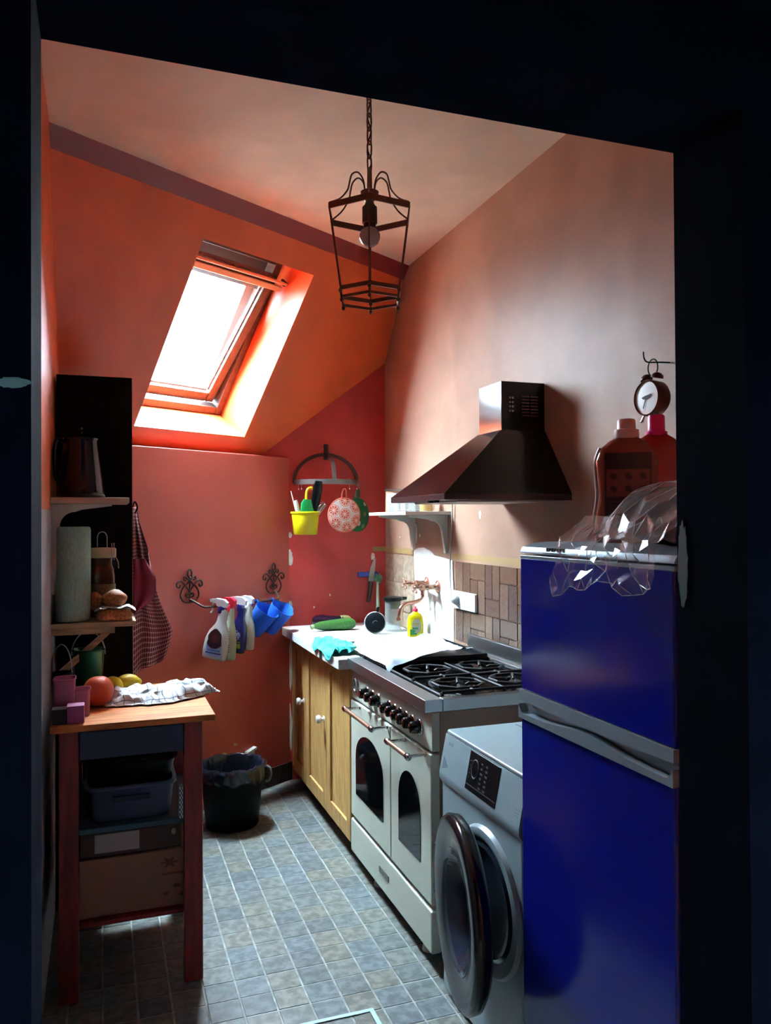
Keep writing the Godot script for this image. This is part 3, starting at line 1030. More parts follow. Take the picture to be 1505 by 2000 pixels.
	g.lathe([Vector2(0.15, -0.03), Vector2(0.2, -0.05), Vector2(0.235, -0.05), Vector2(0.254, -0.036), Vector2(R, -0.012), Vector2(0.252, -0.002), Vector2(0.236, 0.002), Vector2(0.168, -0.006), Vector2(0.158, -0.012), Vector2(0.15, -0.03)], 56)
	var door := part(g, "porthole_door", mat("black door plastic", rgb(18, 17, 20), 0.16), s)
	g = Geo.new().at(dc, db)
	g.lathe([Vector2(0.0, -0.085), Vector2(0.07, -0.08), Vector2(0.115, -0.062), Vector2(0.138, -0.04), Vector2(0.152, -0.016)], 48)
	var bowl := part(g, "glass_bowl", mat("smoky door glass", rgb(30, 38, 52), 0.04), door)
	bowl.set_meta("label", "smoky glass bowl")
	g = Geo.new().at(dc, db)
	g.lathe([Vector2(0.152, -0.017), Vector2(0.158, -0.008), Vector2(0.165, -0.006)], 48)
	part(g, "bowl_rim", mat("grey bowl rim", rgb(90, 96, 106), 0.15, 0.6), door)
	g = Geo.new()
	g.span(Vector3(0.985, 0.36, -2.345), Vector3(1.05, 0.52, -2.325), 0.004)
	part(g, "hinge", P.black, s)
	for z in [z0 + 0.05, z1 - 0.05]:
		for x in [1.1, 1.56]:
			g = Geo.new()
			g.cyl(Vector3(x, 0.003, z), Vector3(x, 0.03, z), 0.02, 12)
			part(g, "foot", P.black, s)

func cupboards() -> void:
	# worktop with the sink cut into it
	var g := Geo.new()
	var z0 := -4.675
	var z1 := -3.459
	var sx0 := 1.13
	var sx1 := 1.56
	var sz0 := -3.97
	var sz1 := -3.53
	var wt := varied("white worktop", rgb(212, 214, 210), 0.32, 0.93, 0.03, Vector3(6, 6, 6))
	g.span(Vector3(0.998, 0.867, z0), Vector3(RX - 0.005, 0.915, sz0), 0.004)
	g.span(Vector3(0.998, 0.867, sz1), Vector3(RX - 0.005, 0.915, z1), 0.004)
	g.span(Vector3(0.998, 0.867, sz0 - 0.004), Vector3(sx0, 0.915, -3.80), 0.003)
	g.span(Vector3(1.03, 0.867, -3.80), Vector3(sx0, 0.915, -3.745), 0.003)
	g.span(Vector3(0.998, 0.867, -3.745), Vector3(sx0, 0.915, sz1 + 0.004), 0.003)
	g.span(Vector3(sx1, 0.867, sz0 - 0.004), Vector3(RX - 0.005, 0.915, sz1 + 0.004), 0.003)
	var top := single(g, "worktop", wt, "white worktop with a sunken sink and a chipped front edge", "worktop", Vector3(1.33, 0.874, -4.07))
	g = Geo.new()
	g.span(Vector3(sx0 - 0.01, 0.72, sz0 - 0.012), Vector3(sx1 + 0.01, 0.912, sz0 - 0.001))
	g.span(Vector3(sx0 - 0.01, 0.72, sz1 + 0.001), Vector3(sx1 + 0.01, 0.912, sz1 + 0.012))
	g.span(Vector3(sx0 - 0.012, 0.72, sz0), Vector3(sx0 - 0.001, 0.912, sz1))
	g.span(Vector3(sx1 + 0.001, 0.72, sz0), Vector3(sx1 + 0.012, 0.912, sz1))
	g.span(Vector3(sx0 - 0.01, 0.71, sz0 - 0.012), Vector3(sx1 + 0.01, 0.722, sz1 + 0.012))
	part(g, "sink_basin", varied("speckled grey stone", rgb(168, 166, 160), 0.5, 0.6, 0.06, Vector3(8, 8, 8)), top)
	g = Geo.new()
	g.span(Vector3(1.026, 0.876, -3.80), Vector3(1.034, 0.912, -3.745))
	part(g, "broken_edge", mat("raw brown board", rgb(74, 48, 34), 0.8), top)
	# three beech cupboard doors on one carcass
	var s := thing("sink_cupboard", "low beech cupboard with three framed doors under the white worktop", "cupboard", Vector3(1.35, 0, -4.0))
	g = Geo.new()
	g.span(Vector3(1.0705, 0.09, -4.6), Vector3(1.11, 0.864, -3.462))
	g.span(Vector3(1.11, 0.09, -4.6), Vector3(1.64, 0.7, -3.462))
	part(g, "carcass", P.bwood, s)
	g = Geo.new()
	g.span(Vector3(1.062, 0.09, -4.672), Vector3(1.08, 0.864, -4.597), 0.002)
	part(g, "filler_strip", P.bwood, s)
	g = Geo.new()
	g.span(Vector3(1.15, 0.004, -4.66), Vector3(1.18, 0.09, -3.47))
	part(g, "plinth", P.darkwood, s)
	for d in [[-4.593, -4.287, -4.533, -4.368, -4.333], [-4.284, -3.862, -4.22, -3.934, -3.905], [-3.859, -3.462, -3.796, -3.521, 0.0]]:
		g = Geo.new()
		var y0 := 0.09
		var y1 := 0.863
		var a: float = d[0]
		var b: float = d[1]
		var c: float = d[2]
		var e: float = d[3]
		g.span(Vector3(1.05, y0, a), Vector3(1.07, y1, c), 0.0025)
		g.span(Vector3(1.05, y0, e), Vector3(1.07, y1, b), 0.0025)
		g.span(Vector3(1.05, y0, c - 0.001), Vector3(1.07, 0.166, e + 0.001), 0.0025)
		g.span(Vector3(1.05, 0.796, c - 0.001), Vector3(1.07, y1, e + 0.001), 0.0025)
		var dr := part(g, "door", P.bwood, s)
		g = Geo.new()
		g.span(Vector3(1.061, 0.16, c - 0.004), Vector3(1.069, 0.802, e + 0.004))
		part(g, "door_panel", P.bwood, dr)
		if d[4] != 0.0:
			g = Geo.new().at(Vector3(1.05, 0.542, d[4]), Basis(Vector3.BACK, PI / 2))
			g.lathe([Vector2(0.016, 0), Vector2(0.016, 0.003), Vector2(0.008, 0.006), Vector2(0.008, 0.014), Vector2(0.019, 0.02), Vector2(0.022, 0.03), Vector2(0.017, 0.04), Vector2(0, 0.043)], 10, 20.0)
			part(g, "knob", mat("faceted glass knob", rgb(236, 238, 240), 0.06, 0.35), dr)

func hood() -> void:
	var s := thing("extractor_hood", "black chimney extractor hood on the pink wall above the cooker", "hood", Vector3(1.42, 1.615, -2.87))
	var blk := mat("black glossy enamel", rgb(8, 6, 7), 0.14)
	var z0 := -3.144
	var z1 := -2.587
	var x0 := 1.139
	var g := Geo.new()
	g.span(Vector3(1.467, 1.87, -2.975), Vector3(RX, 2.08, -2.779), 0.0015)
	var ch := part(g, "chimney", blk, s)
	for j in 4:
		for i in 2:
			g = Geo.new().at(Vector3(1.505 + i * 0.012, 1.965 + j * 0.017, -2.779), Basis(Vector3.RIGHT, PI / 2))
			g.lathe([Vector2(0, 0.0), Vector2(0.0035, 0.0), Vector2(0.0045, 0.0008), Vector2(0, 0.001)], 8)
			part(g, "vent_hole", mat("pale vent hole", rgb(170, 160, 155), 0.4), ch)
	for j in 7:
		for i in 2:
			g = Geo.new()
			g.span(Vector3(1.557 + i * 0.038, 1.945 + j * 0.0125, -2.7795), Vector3(1.591 + i * 0.038, 1.951 + j * 0.0125, -2.7765), 0.001)
			part(g, "vent_slat", mat("lightened vent slat", rgb(118, 80, 74), 0.25, 0.3), ch)  # slats lightened in colour to look lit against the black chimney
	# the four-sided canopy, its back flat to the wall
	var a := [Vector3(x0, 1.632, z0), Vector3(x0, 1.632, z1), Vector3(RX, 1.632, z1), Vector3(RX, 1.632, z0)]
	var b := [Vector3(1.462, 1.888, -2.978), Vector3(1.462, 1.888, -2.776), Vector3(RX, 1.888, -2.776), Vector3(RX, 1.888, -2.978)]
	g = Geo.new()
	for i in 4:
		var j := (i + 1) % 4
		var m: Vector3 = (a[j] - a[i]).cross(b[i] - a[i]).normalized()
		if m.dot(a[i] - Vector3(1.45, 1.7, -2.87)) < 0: m = -m
		g.quad(a[i], a[j], b[j], b[i], m)
	g.quad(b[0], b[1], b[2], b[3], Vector3.UP)
	g.quad(a[0], a[1], a[2], a[3], Vector3.DOWN)
	part(g, "canopy", blk, s)
	g = Geo.new()
	g.span(Vector3(x0, 1.61, z0), Vector3(RX, 1.633, z1), 0.002)
	part(g, "canopy_rim", mat("dark steel rim", rgb(90, 76, 78), 0.25, 0.8), s)
	g = Geo.new()
	g.span(Vector3(1.22, 1.604, -3.08), Vector3(1.6, 1.611, -2.65), 0.002)
	part(g, "filter_plate", P.steel, s)
	for z in [-2.76, -2.71]:
		g = Geo.new()
		g.span(Vector3(1.15, 1.602, z - 0.012), Vector3(1.168, 1.611, z + 0.012), 0.002)
		part(g, "switch", P.black, s)
	# its cable, down the wall to the socket
	g = Geo.new()
	var path := bez([Vector3(1.645, 1.7, -3.1), Vector3(1.648, 1.74, -3.3), Vector3(1.648, 1.74, -3.5), Vector3(1.648, 1.68, -3.63), Vector3(1.646, 1.5, -3.655), Vector3(1.645, 1.35, -3.672), Vector3(1.642, 1.24, -3.668), Vector3(1.634, 1.175, -3.64), Vector3(1.615, 1.15, -3.6), Vector3(1.606, 1.147, -3.575)], 8)
	g.tube(path, 0.0035, 6)
	part(g, "cable", mat("grey cable", rgb(170, 168, 160), 0.5), s)
	g = Geo.new()
	g.at(Vector3(1.638, 1.147, -3.57), Basis(Vector3.BACK, PI / 2))
	g.lathe([Vector2(0.024, 0.0), Vector2(0.024, 0.012), Vector2(0.012, 0.032), Vector2(0.0, 0.034)], 14)
	part(g, "plug", mat("grey plug", rgb(150, 152, 152), 0.5), s)

func check_image(size: int, base: Color, a: Color, step: int, w: int, both := true) -> Image:
	var im := Image.create(size, size, false, Image.FORMAT_RGB8)
	im.fill(base)
	for k in range(0, size, step):
		for y in size:
			for x in range(k, mini(k + w, size)):
				im.set_pixel(x, y, im.get_pixel(x, y).lerp(a, 0.6))
				if both: im.set_pixel(y, x, im.get_pixel(y, x).lerp(a, 0.6))
	return im

func bracket(x_wall: float, dirx: float, y: float, z: float, arm: float, drop: float, parent: Node3D) -> void:   # white pressed L bracket with a rounded inner corner
	var g := Geo.new().at(Vector3(x_wall, y, z - 0.012))
	var o := PackedVector2Array([Vector2(0, 0), Vector2(dirx * arm, 0), Vector2(dirx * arm, -0.008), Vector2(dirx * (arm * 0.5), -0.022)])
	for i in 8:
		var t := i / 7.0 * PI / 2
		o.append(Vector2(dirx * (0.085 - 0.055 * sin(t)), -0.03 - 0.055 * (1.0 - cos(t))))
	o.append(Vector2(dirx * 0.012, -drop))
	o.append(Vector2(0, -drop))
	g.prism(o, 0.0, 0.024)
	part(g, "bracket", P.offwhite, parent)

func left_side() -> void:
	# tall dark cupboard against the left wall
	var s := thing("tall_cupboard", "tall dark brown cupboard standing in the far left corner under the slope", "cupboard", Vector3(-0.03, 0, -3.6))
	var g := Geo.new()
	g.span(Vector3(-0.172, 0.06, -3.82), Vector3(0.117, 2.132, -3.45), 0.002)
	part(g, "body", P.darkwood, s)
	g = Geo.new()
	g.span(Vector3(-0.165, 0.0, -3.8), Vector3(0.1, 0.06, -3.46))
	part(g, "plinth", P.darkwood, s)
	# upper shelf
	s = thing("upper_shelf", "upper pale wall shelf on a rounded white bracket, carrying the kettle", "shelf", Vector3(-0.04, 1.608, -3.29))
	g = Geo.new()
	g.span(Vector3(LX, 1.608, -3.44), Vector3(0.097, 1.63, -3.17), 0.002)
	part(g, "board", mat("pale shelf board", rgb(196, 180, 160), 0.5), s)
	bracket(LX, 1.0, 1.607, -3.23, 0.215, 0.34, s)
	# lower shelf with its wooden brace
	s = thing("lower_shelf", "lower pine wall shelf on a slanting wooden brace, crowded with food", "shelf", Vector3(-0.04, 1.14, -3.29))
	g = Geo.new()
	g.span(Vector3(LX, 1.144, -3.44), Vector3(0.12, 1.164, -3.17), 0.002)
	part(g, "board", P.pine, s)
	g = Geo.new()
	g.span(Vector3(LX, 1.118, -3.22), Vector3(0.045, 1.144, -3.19), 0.002)
	part(g, "batten", P.pine, s)
	g = Geo.new().at(Vector3(0, 0, -3.217))
	g.prism(PackedVector2Array([Vector2(LX, 0.93), Vector2(LX, 0.962), Vector2(0.0, 1.119), Vector2(0.03, 1.119)]), 0.0, 0.024)
	part(g, "brace", P.pine, s)
	# kettle: a tall enamel pot with a domed lid and a handle behind
	s = thing("coffee_pot", "tall tapered dark blue enamel coffee pot with a domed lid, on the upper shelf", "coffee pot", Vector3(-0.076, 1.63, -3.29))
	var enamel := mat("dark blue enamel", rgb(14, 18, 34), 0.12)
	g = Geo.new().at(Vector3(-0.076, 1.63, -3.29))
	g.lathe([Vector2(0, 0.001), Vector2(0.083, 0.001), Vector2(0.088, 0.006), Vector2(0.086, 0.03), Vector2(0.062, 0.215), Vector2(0.064, 0.222), Vector2(0.061, 0.226)], 36)
	part(g, "pot", enamel, s)
	g = Geo.new().at(Vector3(-0.076, 1.63, -3.29))
	g.lathe([Vector2(0.066, 0.223), Vector2(0.067, 0.229), Vector2(0.05, 0.238), Vector2(0.02, 0.246), Vector2(0.006, 0.249), Vector2(0.005, 0.258), Vector2(0.011, 0.264), Vector2(0.009, 0.272), Vector2(0, 0.274)], 30)
	part(g, "lid", enamel, s)
	g = Geo.new()
	g.tube(bez([Vector3(-0.138, 1.845, -3.275), Vector3(-0.16, 1.85, -3.25), Vector3(-0.168, 1.8, -3.235), Vector3(-0.166, 1.72, -3.235), Vector3(-0.152, 1.68, -3.25)], 6), 0.007, 8)
	part(g, "handle", enamel, s)
	# big paper roll
	g = Geo.new().at(Vector3(-0.104, 1.164, -3.245))
	g.lathe([Vector2(0.018, 0.002), Vector2(0.058, 0.001), Vector2(0.063, 0.006), Vector2(0.0635, 0.345), Vector2(0.061, 0.354), Vector2(0.056, 0.357), Vector2(0.022, 0.357), Vector2(0.018, 0.35), Vector2(0.018, 0.002)], 36)
	single(g, "paper_roll", varied("grey green paper", rgb(170, 204, 186), 0.9, 0.9, 0.05, Vector3(6, 2, 6), 0.1), "tall pale grey green paper roll standing on the lower shelf", "paper roll", Vector3(-0.104, 1.164, -3.245))
	# clip-top jar
	s = thing("clip_jar", "square clip top glass jar with a cream lid and wire bail, behind the paper roll", "jar", Vector3(0.0, 1.164, -3.37))
	var jc := Vector3(0.0, 1.164, -3.37)
	g = Geo.new().at(jc)
	var rings: Array = []
	for q in [[0.002, 0.044], [0.008, 0.05], [0.16, 0.05], [0.19, 0.046], [0.2, 0.04], [0.232, 0.04]]: rings.append(oval(q[0], q[1], q[1], Vector3(), 24, 4.0))
	g.loft(rings)
	part(g, "jar_body", mat("amber jar glass", rgb(70, 40, 20), 0.06), s)
	g = Geo.new().at(jc)
	rings = []
	for q in [[0.03, 0.0505], [0.13, 0.0505]]: rings.append(oval(q[0], q[1], q[1], Vector3(), 24, 4.0))
	g.loft(rings, false)
	part(g, "jar_label", varied("worn gold label", rgb(170, 120, 70), 0.5, 0.25, 0.06, Vector3(14, 14, 14)), s)
	g = Geo.new().at(jc)
	g.lathe([Vector2(0, 0.233), Vector2(0.05, 0.233), Vector2(0.053, 0.237), Vector2(0.053, 0.266), Vector2(0.049, 0.271), Vector2(0, 0.273)], 28)
	part(g, "lid", mat("cream glazed lid", rgb(214, 190, 158), 0.4), s)
	g = Geo.new().at(jc)
	g.tube([Vector3(-0.018, 0.268, 0.03)] + bez([Vector3(-0.018, 0.315, 0.034), Vector3(-0.012, 0.33, 0.035), Vector3(0, 0.335, 0.035), Vector3(0.012, 0.33, 0.035), Vector3(0.018, 0.315, 0.034)], 4) + [Vector3(0.018, 0.268, 0.03)], 0.002, 6)
	part(g, "wire_bail", P.steel, s)
	for x in [0.036, 0.044]:
		g = Geo.new().at(jc)
		g.tube([Vector3(x, 0.225, 0.042), Vector3(x, 0.255, 0.056), Vector3(x, 0.274, 0.045), Vector3(x, 0.29, 0.02)], 0.0017, 6)
		part(g, "lid_wire", P.steel, s)
	g = Geo.new().at(jc)
	g.tube([Vector3(0.05, 0.235, 0.02), Vector3(0.06, 0.215, 0.03), Vector3(0.061, 0.19, 0.032)], 0.002, 6)
	part(g, "wire_lever", P.steel, s)
	# two bread rolls and the wrapped loaf in front of the jar
	var crust := varied("bread crust", rgb(196, 120, 66), 0.65, 0.6, 0.03, Vector3(9, 9, 9), 0.1)
	g = Geo.new()
	var lump := func(d: Vector3) -> float: return 1.0 + 0.05 * sin(d.x * 5.0 + 1.0) * cos(d.z * 4.0) + 0.03 * sin(d.y * 7.0)
	g.ball(Vector3(0.045, 1.244, -3.24), Vector3(0.047, 0.034, 0.042), 22, Basis(), lump)
	single(g, "bread_roll", crust, "right-hand golden bread roll on top of the wrapped loaf", "bread roll", Vector3(0.045, 1.21, -3.24))
	g = Geo.new()
	g.ball(Vector3(-0.028, 1.232, -3.275), Vector3(0.034, 0.036, 0.036), 22, Basis(), lump)
	single(g, "bread_roll", crust, "left-hand darker bread roll half hidden by the paper roll", "bread roll", Vector3(-0.028, 1.2, -3.275))
	s = thing("wrapped_loaf", "flat brown loaf in a crumpled white wrapper at the shelf's front corner", "loaf", Vector3(0.04, 1.164, -3.23))
	g = Geo.new().at(Vector3(0.043, 1.165, -3.23))
	rings = []
	for q in [[0.0, 0.058], [0.004, 0.064], [0.02, 0.066], [0.036, 0.06], [0.042, 0.05]]: rings.append(oval(q[0], q[1], q[1] * 0.85, Vector3(), 24, 3.5))
	g.loft(rings)
	part(g, "loaf", crust, s)
	g = Geo.new()
	g.sheet(14, 10, func(a: float, b: float) -> Vector3: return Vector3(-0.028 + a * 0.148, 1.2125 + 0.005 * sin(a * 17.0 + b * 4.0) * cos(b * 9.0) - 0.012 * pow(absf(a * 2 - 1), 6.0) + (0.004 if b > 0.8 else 0.0), -3.295 + b * 0.125 + 0.006 * sin(a * 11.0)), 0.001)
	part(g, "wrapper", mat("white bread wrapper", rgb(206, 196, 190), 0.5), s)
	# checked towel and plain cloth on the cupboard's edge
	var dark := rgb(92, 22, 34)
	var tow := printed("dark red checked cotton", check_image(256, dark, rgb(228, 196, 190), 16, 5), 0.9)
	tow.uv1_scale = Vector3(1.1, 2.6, 1)
	g = Geo.new()
	var edge := [Vector2(0.0, 0.134), Vector2(0.14, 0.155), Vector2(0.28, 0.182), Vector2(0.45, 0.196), Vector2(0.65, 0.235), Vector2(0.84, 0.282), Vector2(1.0, 0.255)]
	var right := func(t: float) -> float:
		for i in edge.size() - 1:
			if t <= edge[i + 1].x: return lerpf(edge[i].y, edge[i + 1].y, (t - edge[i].x) / (edge[i + 1].x - edge[i].x))
		return edge[edge.size() - 1].y
	g.sheet(18, 40, func(a: float, b: float) -> Vector3:
		var r: float = right.call(b)
		var y := 1.6 - b * 0.63 - (1.0 - a) * smoothstep(0.72, 1.0, b) * 0.085 + 0.012 * sin(a * 6.0) * b
		return Vector3(lerpf(0.119, r, a), y, -3.49 + 0.016 * sin(a * 13.0 + b * 2.0) * smoothstep(0.0, 0.3, b) - a * 0.04), 0.003)
	s = thing("checked_towel", "dark red and white checked tea towel hanging from the tall cupboard's edge", "tea towel", Vector3(0.16, 1.6, -3.49))
	part(g, "cloth", tow, s)
	g = Geo.new()
	g.tube(bez([Vector3(0.12, 1.6, -3.48), Vector3(0.128, 1.622, -3.475), Vector3(0.138, 1.6, -3.475), Vector3(0.13, 1.575, -3.48)], 5), 0.004, 6)
	part(g, "loop", mat("dark red tape", rgb(80, 20, 28), 0.9), s)
	g = Geo.new()
	g.sheet(12, 22, func(a: float, b: float) -> Vector3:
		var w := 0.09 * (1.0 - pow(maxf(0.0, b - 0.55) / 0.45, 2.4)) * (0.55 + 0.45 * smoothstep(0.0, 0.4, b))
		return Vector3(0.121 + a * maxf(w, 0.004), 1.385 - b * 0.225, -3.445 + 0.01 * sin(a * 9.0 + b * 3.0) - a * 0.03), 0.004)
	single(g, "plain_cloth", mat("crimson cloth", rgb(112, 14, 40), 0.9), "plain crimson pot cloth hanging over the checked towel", "cloth", Vector3(0.15, 1.385, -3.45))

func trolley() -> void:
	var s := thing("kitchen_trolley", "small kitchen trolley with a beech top, red legs and a navy drawer", "trolley", Vector3(0.1, 0, -3.03))
	var g := Geo.new()
	g.span(Vector3(-0.158, 0.868, -3.33), Vector3(0.358, 0.89, -2.73), 0.0025)
	part(g, "top", P.beech, s)
	var redp := varied("dark red painted wood", rgb(142, 34, 32), 0.45, 0.8, 0.02, Vector3(6, 0.8, 6), 0.05)
	for x in [-0.133, 0.256]:
		for z in [-2.745, -3.255]:
			g = Geo.new()
			g.span(Vector3(x, 0.004, z - 0.045), Vector3(x + 0.061, 0.867, z), 0.003)
			part(g, "leg", redp, s)
	var navy := mat("navy painted drawer", rgb(22, 38, 66), 0.45)
	g = Geo.new()
	g.span(Vector3(-0.07, 0.772, -2.772), Vector3(0.255, 0.862, -2.752), 0.002)
	part(g, "drawer", navy, s)
	g = Geo.new()
	g.span(Vector3(-0.07, 0.78, -3.27), Vector3(-0.055, 0.866, -2.775))
	g.span(Vector3(0.24, 0.78, -3.27), Vector3(0.255, 0.866, -2.775))
	g.span(Vector3(-0.07, 0.78, -3.29), Vector3(0.255, 0.866, -3.275))
	part(g, "apron", redp, s)
	var teal := mat("dark teal shelf", rgb(40, 78, 88), 0.35)
	g = Geo.new()
	g.span(Vector3(-0.13, 0.527, -3.29), Vector3(0.315, 0.545, -2.765), 0.002)
	part(g, "middle_shelf", teal, s)
	g = Geo.new()
	g.span(Vector3(-0.13, 0.228, -3.29), Vector3(0.315, 0.243, -2.765), 0.002)
	part(g, "lower_shelf", redp, s)
	# stored on it
	s = thing("roasting_tin", "black roasting tin on the trolley's middle shelf, under the drawer", "roasting tin", Vector3(0.09, 0.66, -3.0))
	g = Geo.new().at(Vector3(0.09, 0.668, -3.0))
	var rings: Array = []
	for q in [[0.0, 0.13, 0.17], [0.008, 0.138, 0.18], [0.06, 0.148, 0.195], [0.066, 0.156, 0.203], [0.068, 0.15, 0.197], [0.06, 0.143, 0.19], [0.012, 0.133, 0.175]]: rings.append(oval(q[0], q[1], q[2], Vector3(), 32, 7.0))
	g.loft(rings)
	part(g, "tin", P.black, s)
	for z in [-2.8, -3.2]:
		g = Geo.new()
		g.tube(bez([Vector3(0.04, 0.732, z), Vector3(0.05, 0.75, z + 0.012 * signf(z + 3.0)), Vector3(0.13, 0.75, z + 0.012 * signf(z + 3.0)), Vector3(0.14, 0.732, z)], 5), 0.004, 6)
		part(g, "grip", P.black, s)
	s = thing("storage_crate", "dark blue grey storage crate on the trolley's middle shelf", "crate", Vector3(0.09, 0.545, -3.0))
	g = Geo.new().at(Vector3(0.09, 0.546, -3.0))
	rings = []
	for q in [[0.0, 0.125, 0.19], [0.006, 0.132, 0.196], [0.105, 0.142, 0.21], [0.107, 0.15, 0.218], [0.119, 0.15, 0.218], [0.119, 0.138, 0.206], [0.012, 0.126, 0.19]]: rings.append(oval(q[0], q[1], q[2], Vector3(), 32, 8.0))
	g.loft(rings)
	part(g, "crate_body", mat("blue grey plastic", rgb(54, 66, 92), 0.4), s)
	g = Geo.new()
	g.span(Vector3(0.03, 0.615, -2.789), Vector3(0.15, 0.632, -2.782), 0.002)
	part(g, "grip", mat("dark grip", rgb(30, 36, 52), 0.5), s)
	var stripes := Image.create(16, 64, false, Image.FORMAT_RGB8)
	for y in 64:
		for x in 16: stripes.set_pixel(x, y, rgb(226, 236, 236) if (y / 5 + (x / 6)) % 2 == 0 else rgb(40, 96, 104))
	g = Geo.new()
	g.box(Vector3(0.247, 0.6, -2.765), Vector3(0.014, 0.105, 0.03), 0.002)
	single(g, "folded_packet", printed("teal striped packet", stripes), "slim white and teal striped packet beside the blue grey crate", "packet", Vector3(0.247, 0.546, -2.765))
	s = thing("brown_drawer_box", "brown box with a pale paper label just under the middle shelf", "box", Vector3(0.09, 0.445, -3.0))
	g = Geo.new()
	g.span(Vector3(-0.07, 0.443, -3.2), Vector3(0.25, 0.522, -2.785), 0.003)
	part(g, "box_body", mat("dark brown card", rgb(78, 50, 42), 0.7), s)
	g = Geo.new()
	g.span(Vector3(-0.025, 0.455, -2.786), Vector3(0.115, 0.515, -2.7835))
	part(g, "paper_label", mat("pale paper label", rgb(176, 160, 154), 0.8), s)
	g = Geo.new()
	g.ball(Vector3(0.225, 0.497, -2.784), Vector3(0.008, 0.011, 0.003), 12)
	part(g, "stud", mat("pale stud", rgb(170, 140, 120), 0.5), s)
	var motif := Image.create(128, 96, false, Image.FORMAT_RGB8)
	motif.fill(rgb(150, 106, 84))
	for q in [[104, 20, 9], [112, 62, 5], [100, 74, 4], [118, 78, 4]]:
		for y in range(-14, 15):
			for x in range(-14, 15):
				var a := atan2(float(y), float(x))
				if Vector2(x, y).length() < q[2] * (0.75 + 0.3 * cos(a * 6.0)): 
					if q[0] + x < 128: motif.set_pixel(q[0] + x, q[1] + y, rgb(96, 58, 48))
	for x in range(96, 128):
		for y in range(38, 42): motif.set_pixel(x, y, rgb(110, 70, 56))
	s = thing("cardboard_box", "plain brown cardboard box with a small flower print on the bottom shelf", "box", Vector3(0.09, 0.243, -3.0))
	g = Geo.new()
	g.span(Vector3(-0.1, 0.244, -3.22), Vector3(0.285, 0.436, -2.79), 0.004)
	part(g, "box_body", mat("brown cardboard", rgb(150, 106, 84), 0.8), s)
	g = Geo.new()
	var fz := -2.7885
	g.quad4(Vector3(-0.095, 0.248, fz), Vector3(0.28, 0.248, fz), Vector3(0.28, 0.432, fz), Vector3(-0.095, 0.432, fz), Vector3(0, 0, 1), Vector3(0, 0, 1), Vector3(0, 0, 1), Vector3(0, 0, 1), [Vector2(0, 1), Vector2(1, 1), Vector2(1, 0), Vector2(0, 0)])
	part(g, "print", printed("flower print", motif, 0.8), s)
	# on the top: fruit, tubs, can and cloth
	g = Geo.new()
	g.ball(Vector3(-0.013, 0.944, -2.99), Vector3(0.053, 0.054, 0.053), 28, Basis(), func(d: Vector3) -> float: return 1.0 - 0.05 * smoothstep(0.85, 1.0, absf(d.y)))
	single(g, "grapefruit", varied("grapefruit skin", rgb(224, 92, 50), 0.4, 0.85, 0.2, Vector3(14, 14, 14), 0.05), "large round orange red grapefruit in front of the lemons", "grapefruit", Vector3(-0.013, 0.89, -2.99))
	var lemon := varied("lemon skin", rgb(232, 194, 44), 0.4, 0.88, 0.2, Vector3(14, 14, 14), 0.05)
	var nub := func(d: Vector3) -> float: return 1.0 + 0.16 * smoothstep(0.9, 1.0, absf(d.x))
	g = Geo.new()
	g.ball(Vector3(0.09, 0.925, -3.2), Vector3(0.047, 0.034, 0.034), 24, Basis(Vector3.UP, 0.2), nub)
	single(g, "lemon", lemon, "bright lemon lying between the grapefruit and the hanging towel", "lemon", Vector3(0.09, 0.89, -3.2))
	g = Geo.new()
	g.ball(Vector3(0.035, 0.927, -3.15), Vector3(0.04, 0.036, 0.034), 24, Basis(Vector3.UP, -0.7), nub)
	single(g, "lemon", lemon, "shaded lemon tucked close behind the grapefruit", "lemon", Vector3(0.035, 0.89, -3.15))
	s = thing("green_pail", "small dark green enamel pail with a wire handle, behind the brace", "pail", Vector3(-0.05, 0.89, -3.24))
	g = Geo.new().at(Vector3(-0.05, 0.89, -3.24))
	g.lathe([Vector2(0, 0.001), Vector2(0.05, 0.001), Vector2(0.058, 0.16), Vector2(0.062, 0.165), Vector2(0.058, 0.168), Vector2(0.055, 0.16), Vector2(0.048, 0.01), Vector2(0, 0.008)], 28)
	part(g, "pail_body", mat("green enamel", rgb(20, 84, 50), 0.25), s)
	g = Geo.new()
	var arc: Array = []
	for i in 13:
		var a := PI * i / 12.0
		arc.append(Vector3(-0.05 + cos(a) * 0.06, 1.035 + sin(a) * 0.09, -3.235 + 0.01 * sin(a)))
	g.tube(arc, 0.0025, 6)
	part(g, "wire_handle", P.steel, s)
	g = Geo.new()
	arc = []
	for i in 13:
		var a := PI * i / 12.0
		arc.append(Vector3(-0.14 + cos(a) * 0.035, 0.99 + sin(a) * 0.1, -3.16 + cos(a) * 0.02))
	s = thing("small_pot", "small dark pot with a thin wire hoop handle in the corner under the brace", "pot", Vector3(-0.14, 0.89, -3.16))
	g.tube(arc, 0.0022, 6)
	part(g, "wire_handle", P.steel, s)
	g = Geo.new().at(Vector3(-0.138, 0.89, -3.16))
	g.lathe([Vector2(0, 0.001), Vector2(0.03, 0.001), Vector2(0.036, 0.1), Vector2(0.033, 0.1), Vector2(0.028, 0.008), Vector2(0, 0.006)], 24)
	part(g, "pot_body", P.black, s)
	var tub := mat("pink tub plastic", Color(rgb(190, 116, 140), 0.55), 0.3)
	tub.transparency = BaseMaterial3D.TRANSPARENCY_ALPHA
